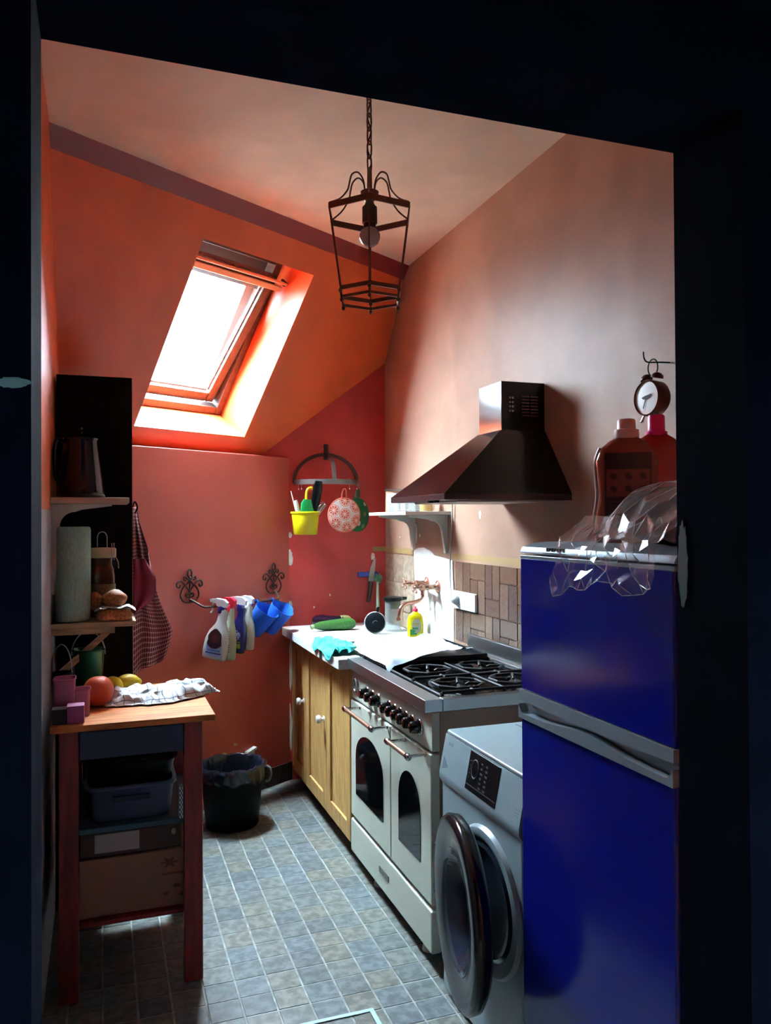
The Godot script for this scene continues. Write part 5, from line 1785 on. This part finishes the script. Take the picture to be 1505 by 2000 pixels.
	g.prism(PackedVector2Array([Vector2(-0.017, 0.0), Vector2(0.017, -0.004), Vector2(0.0165, 0.09), Vector2(0.013, 0.145), Vector2(0.012, 0.15), Vector2(-0.002, 0.128), Vector2(-0.012, 0.09), Vector2(-0.017, 0.04)]), -0.001, 0.001)
	part(g, "blade", P.steel, s)
	g = Geo.new()
	rings_of(g, [[-0.128, 0.006], [-0.126, 0.011], [-0.09, 0.013], [-0.04, 0.012], [0.0, 0.014]], 0.0065)
	part(g, "handle", mat("dark knife handle", rgb(44, 20, 18), 0.4), s)

func rings_of(g: Geo, rows: Array, thick: float) -> void:
	var rings: Array = []
	for q in rows: rings.append(oval(q[0], q[1], thick, Vector3(0.001, 0, 0.004), 16, 2.6))
	g.loft(rings)

func sink_corner() -> void:
	var y := 0.9155
	# copper wall taps
	var s := thing("copper_tap", "old copper wall mixer tap with two cross handles and a curved spout", "tap", Vector3(RX - 0.004, 1.19, -3.92))
	var g := Geo.new()
	for q in [[-3.85, 1.19], [-4.0, 1.2]]:
		g = Geo.new().at(Vector3(RX - 0.004, q[1], q[0]), Basis(Vector3.BACK, PI / 2))
		g.lathe([Vector2(0.034, 0), Vector2(0.033, 0.006), Vector2(0.022, 0.012), Vector2(0.014, 0.02), Vector2(0.013, 0.05), Vector2(0.017, 0.054), Vector2(0.017, 0.066), Vector2(0.013, 0.07), Vector2(0.012, 0.088), Vector2(0.016, 0.092), Vector2(0.015, 0.104), Vector2(0.008, 0.11), Vector2(0.007, 0.13)], 20)
		var v := part(g, "valve", P.copper, s)
		g = Geo.new()
		var hc := Vector3(RX - 0.134, q[1], q[0])
		for d in [Vector3(0, 0.6, 0.8), Vector3(0, 0.8, -0.6)]:
			g.cyl(hc - d * 0.027, hc + d * 0.027, 0.0045, 8)
			g.ball(hc - d * 0.029, Vector3(0.0075, 0.0075, 0.0075), 10)
			g.ball(hc + d * 0.029, Vector3(0.0075, 0.0075, 0.0075), 10)
		g.ball(hc, Vector3(0.009, 0.011, 0.011), 12)
		part(g, "cross_handle", P.copper, v)
	g = Geo.new()
	g.cyl(Vector3(RX - 0.062, 1.19, -3.85), Vector3(RX - 0.062, 1.2, -4.0), 0.0145, 16)
	g.tube([Vector3(RX - 0.062, 1.195, -3.925), Vector3(RX - 0.062, 1.165, -3.925)], [0.02, 0.016], 16)
	part(g, "mixer_body", P.copper, s)
	g = Geo.new()
	g.tube(bez([Vector3(RX - 0.062, 1.17, -3.925), Vector3(RX - 0.064, 1.14, -3.925), Vector3(1.575, 1.115, -3.922), Vector3(1.535, 1.106, -3.918), Vector3(1.495, 1.1, -3.912), Vector3(1.468, 1.082, -3.906), Vector3(1.458, 1.05, -3.902), Vector3(1.456, 1.03, -3.902)], 6), 0.0105, 12)
	g.at(Vector3(1.456, 1.015, -3.902)).lathe([Vector2(0.0, 0.0), Vector2(0.014, 0.0), Vector2(0.015, 0.012), Vector2(0.011, 0.02)], 16)
	part(g, "spout", P.copper, s)
	# dish soap
	s = thing("dish_soap", "bright yellow bottle of dish soap with a white oval label and red cap", "soap bottle", Vector3(1.585, y, -4.0))
	g = Geo.new().at(Vector3(1.585, y, -4.0), Basis(Vector3.UP, -0.15))
	var rings: Array = []
	for q in [[0.0, 0.038, 0.022], [0.004, 0.042, 0.025], [0.06, 0.043, 0.026], [0.1, 0.04, 0.025], [0.118, 0.032, 0.022], [0.127, 0.018, 0.016], [0.134, 0.012, 0.012]]: rings.append(oval(q[0], q[1], q[2], Vector3(), 28, 3.0))
	g.loft(rings)
	var ysoap := mat("yellow soap bottle", rgb(238, 220, 14), 0.25)
	ysoap.backlight_enabled = true
	ysoap.backlight = Color(0.35, 0.32, 0.02)
	part(g, "bottle", ysoap, s)
	var im := Image.create(64, 64, false, Image.FORMAT_RGB8)
	im.fill(rgb(238, 220, 14))
	for yy in 64:
		for xx in 64:
			var e := Vector2((xx - 32) / 25.0, (yy - 30) / 28.0).length()
			if e < 1.0: im.set_pixel(xx, yy, rgb(234, 236, 220))
			elif yy > 42 and xx < 34: im.set_pixel(xx, yy, rgb(40, 130, 60))
	for q in [[12, 36, 40, 44], [10, 46, 26, 54], [14, 20, 48, 23], [18, 27, 44, 29]]: im.fill_rect(Rect2i(q[0], q[1], q[2] - q[0], q[3] - q[1]), rgb(214, 190, 60) if q[1] < 36 else rgb(52, 140, 70))
	g = Geo.new().at(Vector3(1.585, y, -4.0), Basis(Vector3.UP, -0.15))
	g.sheet(8, 8, func(a: float, b: float) -> Vector3: return Vector3((a * 2 - 1) * 0.034, 0.1 - b * 0.088, 0.0268 - 0.006 * pow(absf(a * 2 - 1), 4.0)), 0.0005)
	part(g, "label", printed("soap label", im, 0.4), s)
	g = Geo.new().at(Vector3(1.585, y + 0.133, -4.0))
	g.lathe([Vector2(0.014, 0), Vector2(0.015, 0.012), Vector2(0.01, 0.017), Vector2(0.007, 0.019), Vector2(0.006, 0.028), Vector2(0, 0.029)], 16)
	part(g, "cap", mat("red cap", rgb(214, 40, 70), 0.35), s)
	# sponge
	g = Geo.new()
	g.box(Vector3(1.607, y + 0.011, -3.885), Vector3(0.055, 0.022, 0.1), 0.006)
	single(g, "sponge", varied("blue sponge", rgb(120, 206, 222), 0.95, 0.75, 0.2, Vector3(14, 14, 14), 0.2), "pale blue sponge on the worktop under the tap", "sponge", Vector3(1.607, y, -3.885))
	# dish brush leaning in the corner
	s = thing("dish_brush", "dish brush with a pale green handle and green bristles leaning in the corner", "brush", Vector3(1.55, y, -4.53))
	var b0 := Vector3(1.552, y + 0.003, -4.525)
	var b1 := Vector3(1.588, 1.165, -4.63)
	g = Geo.new()
	g.tube([b0, b0.lerp(b1, 0.3), b0.lerp(b1, 0.8), b1], [0.0085, 0.011, 0.008, 0.007], 10)
	part(g, "handle", mat("pale green handle", rgb(176, 206, 186), 0.35), s)
	g = Geo.new()
	var hd := b1 + Vector3(0.002, 0.02, 0.0)
	g.ball(hd, Vector3(0.021, 0.021, 0.012), 16)
	part(g, "brush_head", mat("green brush head", rgb(40, 120, 96), 0.5), s)
	g = Geo.new()
	var r := RandomNumberGenerator.new()
	r.seed = 4
	for i in 150:
		var d := Vector3(r.randfn(), r.randfn(), absf(r.randfn()) * 1.3).normalized()
		g.tube([hd + d * 0.012, hd + d * r.randf_range(0.028, 0.034)], 0.0009, 3)
	var br := part(g, "bristles", mat("mint bristles", rgb(120, 200, 168), 0.7), s)
	br.set_meta("kind", "stuff")
	# french press without its plunger pushed down
	s = thing("coffee_press", "glass coffee press with a black lid and spout beside the brush", "coffee press", Vector3(1.545, y, -4.24))
	var pc := Vector3(1.545, y, -4.24)
	g = Geo.new().at(pc)
	g.lathe([Vector2(0.0, 0.001), Vector2(0.044, 0.001), Vector2(0.046, 0.004), Vector2(0.046, 0.165), Vector2(0.049, 0.17), Vector2(0.0445, 0.168), Vector2(0.0435, 0.006), Vector2(0.0, 0.004)], 36)
	part(g, "beaker", glass("beaker glass", Color(0.92, 0.96, 0.95), 0.14, 0.03), s)
	g = Geo.new().at(pc)
	g.lathe([Vector2(0.0, 0.128), Vector2(0.042, 0.128), Vector2(0.0425, 0.172), Vector2(0.054, 0.174), Vector2(0.056, 0.182), Vector2(0.052, 0.192), Vector2(0.02, 0.197), Vector2(0, 0.197)], 36)
	g.prism(PackedVector2Array([Vector2(0.045, 0.172), Vector2(0.078, 0.176), Vector2(0.08, 0.19), Vector2(0.045, 0.192)]), -0.014, 0.014)
	part(g, "lid", P.black, s)
	g = Geo.new().at(pc)
	for i in 5: g.lathe([Vector2(0.0465, 0.006 + i * 0.005), Vector2(0.0475, 0.008 + i * 0.005), Vector2(0.0465, 0.01 + i * 0.005)], 36)
	part(g, "foot_ring", glass("foot glass", Color(0.85, 0.9, 0.9), 0.3, 0.05), s)
	# round pan lid on edge
	var o := Vector3(1.412, y + 0.063, -4.165)
	s = placed("pan_lid", "small round black pan lid with a pale rim propped on its edge", "lid", Transform3D(Basis(Vector3.UP, -0.42) * Basis(Vector3.RIGHT, PI / 2 - 0.12), o))
	g = Geo.new()
	g.lathe([Vector2(0, 0.011), Vector2(0.02, 0.012), Vector2(0.05, 0.009), Vector2(0.055, 0.004), Vector2(0.055, -0.002), Vector2(0, -0.004)], 36)
	part(g, "disc", mat("slate black disc", rgb(15, 18, 21), 0.5), s)
	mats["slate black disc"].metallic_specular = 0.15
	g = Geo.new()
	g.lathe([Vector2(0.05, -0.02), Vector2(0.059, -0.018), Vector2(0.06, -0.006), Vector2(0.057, 0.001), Vector2(0.05, -0.003), Vector2(0, -0.006), Vector2(0, -0.02), Vector2(0.05, -0.02)], 36)
	part(g, "rim", mat("pale grey rim", rgb(200, 204, 202), 0.3), s)
	g = Geo.new()
	g.tube([Vector3(0.012, -0.008, -0.058), Vector3(0.016, -0.008, -0.078)], [0.01, 0.008], 10)
	g.ball(Vector3(0.017, -0.008, -0.08), Vector3(0.009, 0.009, 0.007), 10)
	part(g, "grip", P.black, s)
	g = Geo.new()
	g.tube(bez([Vector3(-0.012, 0.012, 0.004), Vector3(-0.006, 0.014, -0.006), Vector3(0.006, 0.014, -0.01), Vector3(0.014, 0.012, -0.006)], 4), 0.0012, 5)
	part(g, "emblem", mat("grey emblem", rgb(120, 126, 130), 0.4), s)
	# courgette and aubergine
	var zuc := varied("courgette skin", rgb(62, 118, 50), 0.35, 0.62, 0.05, Vector3(6, 22, 22), 0.03)
	s = thing("courgette", "large green courgette lying on the worktop in front of the aubergine", "courgette", Vector3(1.25, y, -4.39))
	g = Geo.new()
	g.tube([Vector3(1.118, y + 0.026, -4.385), Vector3(1.121, y + 0.027, -4.385), Vector3(1.13, y + 0.028, -4.386), Vector3(1.16, y + 0.029, -4.388), Vector3(1.22, y + 0.031, -4.39), Vector3(1.3, y + 0.033, -4.393), Vector3(1.35, y + 0.033, -4.395), Vector3(1.366, y + 0.032, -4.396), Vector3(1.374, y + 0.032, -4.396)], [0.004, 0.011, 0.014, 0.024, 0.029, 0.033, 0.03, 0.02, 0.006], 20)
	part(g, "fruit", zuc, s)
	g = Geo.new()
	g.tube([Vector3(1.123, y + 0.027, -4.385), Vector3(1.106, y + 0.024, -4.384)], [0.0125, 0.015], 12)
	part(g, "stem", mat("pale courgette stem", rgb(150, 170, 120), 0.6), s)
	s = thing("aubergine", "dark purple aubergine with a pale stalk behind the courgette", "aubergine", Vector3(1.3, y, -4.56))
	g = Geo.new()
	g.tube([Vector3(1.158, y + 0.037, -4.56), Vector3(1.163, y + 0.037, -4.56), Vector3(1.18, y + 0.037, -4.56), Vector3(1.215, y + 0.036, -4.562), Vector3(1.26, y + 0.034, -4.565), Vector3(1.31, y + 0.037, -4.568), Vector3(1.345, y + 0.042, -4.57)], [0.008, 0.022, 0.033, 0.036, 0.03, 0.023, 0.018], 20)
	part(g, "fruit", mat("aubergine skin", rgb(34, 12, 34), 0.12), s)
	g = Geo.new()
	g.tube(bez([Vector3(1.335, y + 0.042, -4.57), Vector3(1.36, y + 0.05, -4.572), Vector3(1.385, y + 0.048, -4.574), Vector3(1.4, y + 0.03, -4.574)], 4), [0.021, 0.019, 0.016, 0.014, 0.012, 0.01, 0.009, 0.0085, 0.008, 0.0075, 0.007, 0.007, 0.0075], 12)
	part(g, "stalk", mat("pale green stalk", rgb(196, 200, 130), 0.6), s)
	# turquoise dish cloth over the edge of the worktop
	var ns := noise(1.0, 3, FastNoiseLite.TYPE_SIMPLEX_SMOOTH, 77)
	g = Geo.new()
	g.sheet(34, 34, func(a: float, b: float) -> Vector3:
		var z := -3.905 + b * 0.36
		var hang := 0.004 + 0.026 * smoothstep(0.55, 0.8, b) * smoothstep(1.0, 0.86, b) + 0.022 * smoothstep(0.3, 0.12, b) * smoothstep(0.0, 0.08, b)
		var len := 0.16 + hang
		var q := a * len - hang
		var x := 0.992 + maxf(q, 0.0) * (0.75 + 0.35 * b)
		var yy := y + 0.004 - maxf(-q, 0.0)
		var up := smoothstep(0.0, 0.02, q) * smoothstep(1.0, 0.85, a)
		var rid := pow(absf(sin(b * 7.5 + a * 3.0 + ns.get_noise_2d(a * 2.5, b * 2.5) * 2.5)), 1.5)
		return Vector3(x - 0.004 * (1.0 - up) * rid + ns.get_noise_2d(a * 5.0, b * 4.0) * 0.01 * up, yy + up * (0.008 + 0.03 * rid + 0.008 * ns.get_noise_2d(a * 7.0, b * 7.0)), z + ns.get_noise_2d(b * 4.0 + 20.0, a * 4.0) * 0.02 * up), 0.003)
	single(g, "dish_cloth", mat("turquoise cloth", rgb(52, 190, 176), 0.9), "crumpled turquoise dish cloth draped over the worktop's front edge", "dish cloth", Vector3(1.05, y, -3.73))

func hob_things() -> void:
	var y := 0.944
	var s := thing("baking_tray", "black baking tray lying across the far end of the hob under the paper", "baking tray", Vector3(1.35, y, -3.36))
	var g := Geo.new()
	g.span(Vector3(1.135, y, -3.605), Vector3(1.57, y + 0.003, -3.115), 0.001)
	g.span(Vector3(1.135, y, -3.605), Vector3(1.57, y + 0.018, -3.595), 0.003)
	g.span(Vector3(1.135, y, -3.125), Vector3(1.57, y + 0.018, -3.115), 0.003)
	g.span(Vector3(1.135, y, -3.605), Vector3(1.145, y + 0.018, -3.115), 0.003)
	g.span(Vector3(1.56, y, -3.605), Vector3(1.57, y + 0.018, -3.115), 0.003)
	part(g, "tray", mat("black tray enamel", rgb(26, 27, 30), 0.25), s)
	var ns := noise(1.0, 3, FastNoiseLite.TYPE_SIMPLEX_SMOOTH, 90)
	g = Geo.new()
	g.sheet(40, 40, func(a: float, b: float) -> Vector3:
		# a runs from the front of the tray to the wall, b from the far end to the near one
		var p := Vector3(lerpf(1.1, 1.49 + 0.03 * b, a), 0, lerpf(-3.635, -3.085 - 0.07 * a, b))
		var h := y + 0.023
		h += 0.006 * ns.get_noise_2d(a * 3.0, b * 3.0) + 0.016 * smoothstep(0.75, 1.0, a) * smoothstep(0.6, 0.2, b) + 0.012 * smoothstep(0.5, 0.9, a) * absf(ns.get_noise_2d(a * 6.0, b * 6.0))
		h += 0.012 * smoothstep(0.8, 1.0, b) * smoothstep(0.15, 0.6, a)
		h -= 0.03 * smoothstep(0.95, 1.0, b) * smoothstep(0.5, 0.0, a)
		h -= 0.028 * smoothstep(0.075, 0.0, a) + 0.026 * smoothstep(0.05, 0.0, b)
		return p + Vector3(0, h, 0), 0.0008)
	single(g, "baking_paper", mat("pale blue white baking paper", rgb(190, 204, 212), 0.5), "large sheet of white baking paper lying over the black tray", "baking paper", Vector3(1.32, y + 0.02, -3.36))

func wall_shelf() -> void:
	var s := thing("glass_shelf", "white wall shelf on two brackets left of the hood, carrying glassware", "shelf", Vector3(1.54, 1.565, -3.97))
	var g := Geo.new()
	g.span(Vector3(1.41, 1.566, -4.256), Vector3(RX, 1.583, -3.685), 0.002)
	part(g, "board", P.offwhite, s)
	for z in [-4.19, -3.745]: bracket(RX, -1.0, 1.565, z, 0.21, 0.195, s)
	var gl := glass("drinking glass", Color(0.94, 0.97, 0.96), 0.22, 0.04)
	var cut := glass("cut glass", Color(0.9, 0.95, 0.92), 0.34, 0.12)
	cut.heightmap_enabled = true
	cut.heightmap_scale = 0.8
	cut.heightmap_texture = noise_tex(0.09, 1, [[0.3, Color.BLACK], [0.7, Color.WHITE]], 128, FastNoiseLite.TYPE_CELLULAR, 3)
	cut.uv1_triplanar = true
	cut.uv1_scale = Vector3(16, 16, 16)
	# metal-lidded brownish canister at the far end
	s = thing("lidded_canister", "pinkish brown canister with a thin metal lid at the shelf's far end", "canister", Vector3(1.545, 1.583, -4.2))
	g = Geo.new().at(Vector3(1.545, 1.5835, -4.2))
	g.lathe([Vector2(0, 0), Vector2(0.05, 0), Vector2(0.053, 0.004), Vector2(0.05, 0.12)], 28)
	part(g, "canister_body", mat("pinkish brown glaze", rgb(176, 132, 110), 0.3), s)
	g = Geo.new().at(Vector3(1.545, 1.5835, -4.2))
	g.lathe([Vector2(0.05, 0.119), Vector2(0.056, 0.12), Vector2(0.057, 0.126), Vector2(0.05, 0.13), Vector2(0, 0.131)], 28)
	part(g, "lid", P.steel, s)
	var spots := [[1.5, -4.1, 0.036, 0.1, "squat cut glass tumbler nearest the canister, at the shelf's front edge"], [1.59, -4.08, 0.036, 0.135, "tall cut glass tumbler behind the squat one"], [1.5, -4.0, 0.034, 0.1, "plain clear tumbler next along the shelf's front edge"], [1.59, -3.97, 0.034, 0.12, "plain tall tumbler by the wall, halfway along the shelf"], [1.5, -3.9, 0.033, 0.1, "clear tumbler in front of the small amber jar"]]
	for i in spots.size():
		var q: Array = spots[i]
		var r: float = q[2]
		var h: float = q[3]
		g = Geo.new().at(Vector3(q[0], 1.5835, q[1]))
		g.lathe([Vector2(0, 0), Vector2(r * 0.86, 0), Vector2(r * 0.9, 0.004), Vector2(r, h), Vector2(r - 0.0025, h), Vector2(r * 0.82, 0.012), Vector2(0, 0.01)], 28)
		single(g, "tumbler", cut if i < 2 else gl, q[4], "tumbler", Vector3(q[0], 1.5835, q[1]), "glasses on the white wall shelf")
	s = thing("amber_jar", "small jar of amber preserve with a straw coloured lid under the hood's edge", "jar", Vector3(1.585, 1.583, -3.84))
	g = Geo.new().at(Vector3(1.585, 1.5835, -3.84))
	g.lathe([Vector2(0, 0), Vector2(0.03, 0), Vector2(0.033, 0.004), Vector2(0.033, 0.055), Vector2(0.026, 0.064)], 24)
	part(g, "jar_body", mat("straw preserve", rgb(196, 168, 104), 0.15), s)
	g = Geo.new().at(Vector3(1.585, 1.5835, -3.84))
	g.lathe([Vector2(0.03, 0.063), Vector2(0.031, 0.077), Vector2(0.0, 0.078)], 24)
	part(g, "lid", mat("straw lid", rgb(206, 184, 130), 0.4), s)

func fridge_top() -> void:
	# alarm clock on a hook in the pink wall
	var cc := Vector3(RX - 0.075, 1.908, -2.035)
	var s := placed("alarm_clock", "old twin bell alarm clock with a white face, hung from a hook beside the doorway", "alarm clock", Transform3D(Basis(Vector3.UP, -PI / 2 + 0.08), cc))
	# local z points out of the face into the room
	var f := Basis(Vector3.RIGHT, PI / 2)
	var g := Geo.new().at(Vector3(), f)
	g.lathe([Vector2(0, -0.042), Vector2(0.045, -0.04), Vector2(0.053, -0.03), Vector2(0.055, 0.0), Vector2(0.056, 0.014), Vector2(0.052, 0.018), Vector2(0.05, 0.013)], 36)
	part(g, "case", mat("brown clock case", rgb(104, 58, 48), 0.35, 0.3), s)
	g = Geo.new().at(Vector3(), f)
	g.lathe([Vector2(0.051, 0.012), Vector2(0.03, 0.014), Vector2(0, 0.0145)], 36)
	part(g, "dial", mat("white dial", rgb(232, 236, 232), 0.4), s)
	g = Geo.new()
	g.prism(PackedVector2Array([Vector2(-0.018, 0.002), Vector2(-0.004, 0.006), Vector2(0.022, 0.01), Vector2(0.024, 0.006), Vector2(0.006, -0.004), Vector2(-0.012, -0.004)]), 0.0155, 0.017)
	g.prism(PackedVector2Array([Vector2(0.001, 0.0), Vector2(-0.012, -0.032), Vector2(-0.014, -0.031), Vector2(-0.002, 0.001)]), 0.0155, 0.0165)
	part(g, "hand", P.black, s)
	for x in [-0.022, 0.022]:
		g = Geo.new().at(Vector3(x, 0.06, -0.008), Basis(Vector3.BACK, -x * 14.0))
		g.lathe([Vector2(0.019, 0.0), Vector2(0.018, 0.008), Vector2(0.01, 0.015), Vector2(0.0, 0.017)], 18)
		part(g, "bell", mat("brown bell metal", rgb(92, 50, 42), 0.3, 0.5), s)
		g = Geo.new()
		g.tube([Vector3(x * 1.2, -0.045, -0.004), Vector3(x * 1.75, -0.066, -0.002)], [0.004, 0.0045], 8)
		g.ball(Vector3(x * 1.75, -0.068, -0.002), Vector3(0.0058, 0.0058, 0.0058), 10)
		part(g, "foot", P.chrome, s)
	g = Geo.new()
	var loop: Array = []
	for i in 20: loop.append(Vector3(cos(TAU * i / 20) * 0.021, 0.095 + sin(TAU * i / 20) * 0.026, -0.012))
	g.tube(loop, 0.0022, 6, true)
	part(g, "carry_ring", P.iron, s)
	s = thing("wall_hook", "thin dark hook in the pink wall that holds the alarm clock", "hook", Vector3(RX, 2.02, -2.04))
	g = Geo.new()
	g.tube(bez([Vector3(RX, 2.022, -2.035), Vector3(RX - 0.045, 2.02, -2.033), Vector3(RX - 0.085, 2.018, -2.033), Vector3(RX - 0.1, 2.03, -2.03), Vector3(RX - 0.102, 2.048, -2.03)], 5), 0.0025, 6)
	part(g, "wire", P.iron, s)
	# two bottles of laundry liquid
	var spec := [[Vector3(1.24, 1.476, -1.685), "clear laundry bottle with a dark label and white cap, nearest the camera", rgb(128, 72, 60), rgb(206, 178, 168), 1.0, 0], [Vector3(1.37, 1.476, -1.735), "red laundry bottle with a magenta cap, behind the clear one", rgb(150, 24, 24), rgb(220, 20, 130), 1.06, 1]]
	for q in spec:
		var o: Vector3 = q[0]
		var k: float = q[4]
		s = placed("laundry_bottle", q[1], "laundry bottle", Transform3D(Basis(Vector3.UP, -0.55), o))
		g = Geo.new()
		var rings: Array = []
		for w in [[0.0, 0.074, 0.03], [0.005, 0.08, 0.036], [0.05, 0.08, 0.038], [0.12, 0.07, 0.037], [0.165, 0.073, 0.037], [0.205, 0.077, 0.037], [0.235, 0.066, 0.035], [0.255, 0.045, 0.03], [0.265, 0.028, 0.024], [0.268, 0.025, 0.023]]: rings.append(oval(w[0] * k, w[1], w[2], Vector3(), 32, 2.8))
		g.loft(rings)
		var body := mat("laundry body %d" % q[5], q[2], 0.12)
		body.backlight_enabled = true
		body.backlight = Color(q[2]) * 0.5
		part(g, "bottle", body, s)
		g = Geo.new().at(Vector3(0, 0.268 * k, 0))
		if q[5] == 0: g.lathe([Vector2(0.029, -0.006), Vector2(0.031, 0.0), Vector2(0.03, 0.016), Vector2(0.023, 0.018), Vector2(0.022, 0.04), Vector2(0.019, 0.043), Vector2(0, 0.043)], 24)
		else: g.lathe([Vector2(0.027, -0.006), Vector2(0.028, 0.004), Vector2(0.022, 0.008), Vector2(0.0215, 0.045), Vector2(0.019, 0.049), Vector2(0, 0.05)], 24)
		part(g, "cap", mat("laundry cap %d" % q[5], q[3], 0.35), s)
		if q[5] == 0:
			g = Geo.new()
			rings = []
			for w in [[0.0, 0.0, 0.0]]: pass
			g.tube(bez([Vector3(-0.073, 0.02, 0.0), Vector3(-0.079, 0.06, 0.0), Vector3(-0.071, 0.12, 0.0), Vector3(-0.075, 0.2, 0.0), Vector3(-0.063, 0.24, 0.0)], 5), 0.006, 8)
			part(g, "side_seam", mat("clear side grip", rgb(176, 160, 156), 0.15), s)
			var im := Image.create(96, 160, false, Image.FORMAT_RGB8)
			im.fill(rgb(66, 28, 26))
			im.fill_rect(Rect2i(0, 0, 96, 34), rgb(40, 12, 16))
			im.fill_rect(Rect2i(4, 36, 88, 58), rgb(118, 62, 56))
			for a in 3:
				for b in 2:
					for yy in range(-8, 9):
						for xx in range(-8, 9):
							if Vector2(xx, yy).length() < 7.0 + (xx * yy) % 3: im.set_pixel(18 + a * 30 + xx, 50 + b * 27 + yy, rgb(58, 22, 24))
			for b in 6: im.fill_rect(Rect2i(8, 104 + b * 8, 80 - (b * 13) % 30, 2), rgb(92, 52, 50))
			g = Geo.new()
			g.sheet(14, 10, func(a: float, b: float) -> Vector3:
				var x := (a * 2 - 1) * 0.056
				return Vector3(x, 0.225 - b * 0.185, 0.0386 * pow(maxf(0.02, 1.0 - pow(absf(x) / 0.079, 2.8)), 0.357) + 0.0012), 0.0005)
			part(g, "label", printed("laundry label", im, 0.35), s)
	# bread in a crackling cellophane bag, its mouth hanging over the fridge door
	s = thing("bread_bag", "dark loaf in a crumpled clear cellophane bag hanging over the fridge's front edge", "bread bag", Vector3(1.17, 1.478, -1.42))
	g = Geo.new()
	var ns := noise(1.0, 3, FastNoiseLite.TYPE_SIMPLEX_SMOOTH, 61)
	g.ball(Vector3(1.19, 1.545, -1.4), Vector3(0.1, 0.066, 0.17), 28, Basis(Vector3.UP, 0.35), func(d: Vector3) -> float: return 1.0 + 0.1 * ns.get_noise_3d(d.x * 2.0, d.y * 2.0, d.z * 2.0) + 0.03 * ns.get_noise_3d(d.x * 9.0, d.y * 9.0, d.z * 9.0))
	part(g, "loaf", varied("dark rye crust", rgb(34, 22, 17), 0.7, 0.5, 0.04, Vector3(9, 9, 9), 0.2), s)
	mats["dark rye crust"].metallic_specular = 0.08
	var cel := mat("cellophane", Color(rgb(190, 180, 184), 0.13), 0.2)
	cel.transparency = BaseMaterial3D.TRANSPARENCY_ALPHA
	cel.metallic_specular = 0.9
	# crackling film: few, flat, jostled facets, and creases along some edges, their glint put in as pale tubes
	var rr := RandomNumberGenerator.new()
	rr.seed = 23
	var cr := Geo.new()
	g = Geo.new()
	var drape := func(a: float, b: float) -> Vector3:      # down over the edge of the door
		var low := 1.39 + 0.012 * sin(a * 14.0) - 0.05 * smoothstep(0.24, 0.1, a) * smoothstep(-0.05, 0.1, a)
		return Vector3(lerpf(1.1, 1.006, smoothstep(0.0, 0.45, b)), lerpf(1.545, low, pow(b, 1.15)), lerpf(-1.655 + 0.1 * b * (1.0 - b), -1.27, a))
	var over := func(a: float, b: float) -> Vector3:       # over the loaf
		var an := lerpf(PI * 1.02, 0.0, b)
		var w := lerpf(0.62, 1.2, smoothstep(0.0, 0.45, a))
		return Vector3(1.19, 1.54, lerpf(-1.615, -1.25, a)) + Vector3(cos(an) * 0.135 * w, sin(an) * 0.1 * w - 0.045, 0)
	for q in [[drape, 15, 8, Vector3(-1, 0.1, 0.15), 0.018], [over, 12, 8, Vector3(-0.5, 0.9, 0.2), 0.015]]:
		var nu: int = q[1]
		var nv: int = q[2]
		var p: Array = []
		for i in nu + 1:
			var row: Array = []
			for j in nv + 1:
				var ja := clampf((i + rr.randf_range(-0.32, 0.32)) / nu, 0, 1)
				var jb := clampf((j + rr.randf_range(-0.32, 0.32)) / nv, 0, 1)
				row.append(q[0].call(ja, jb) + q[3] * rr.randf_range(0.0, q[4]) * (0.4 + 0.6 * jb))
			p.append(row)
		for i in nu:
			for j in nv:
				var c := [p[i][j], p[i + 1][j], p[i + 1][j + 1], p[i][j + 1]]
				for t in ([[0, 1, 2], [0, 2, 3]] if rr.randf() < 0.5 else [[0, 1, 3], [1, 2, 3]]):
					var m: Vector3 = (c[t[2]] - c[t[0]]).cross(c[t[1]] - c[t[0]]).normalized()
					g.tri(c[t[0]], c[t[1]], c[t[2]], m, m, m)
				if rr.randf() < 0.3: cr.tube([p[i][j], (p[i][j] + p[i][j + 1]) / 2, p[i][j + 1]], [0.0003, 0.0013, 0.0003], 4)
				if rr.randf() < 0.24: cr.tube([p[i][j], (p[i][j] + p[i + 1][j + 1]) / 2, p[i + 1][j + 1]], [0.0003, 0.0015, 0.0003], 4)
			cr.tube([p[i][nv], (p[i][nv] + p[i + 1][nv]) / 2, p[i + 1][nv]], [0.0006, 0.0013, 0.0006], 4)
	part(g, "cellophane", cel, s)
	part(cr, "crease_glints", mat("film crease glint", rgb(206, 206, 212), 0.2), s).set_meta("kind", "stuff")  # pale tubes drawn where the film would catch the light
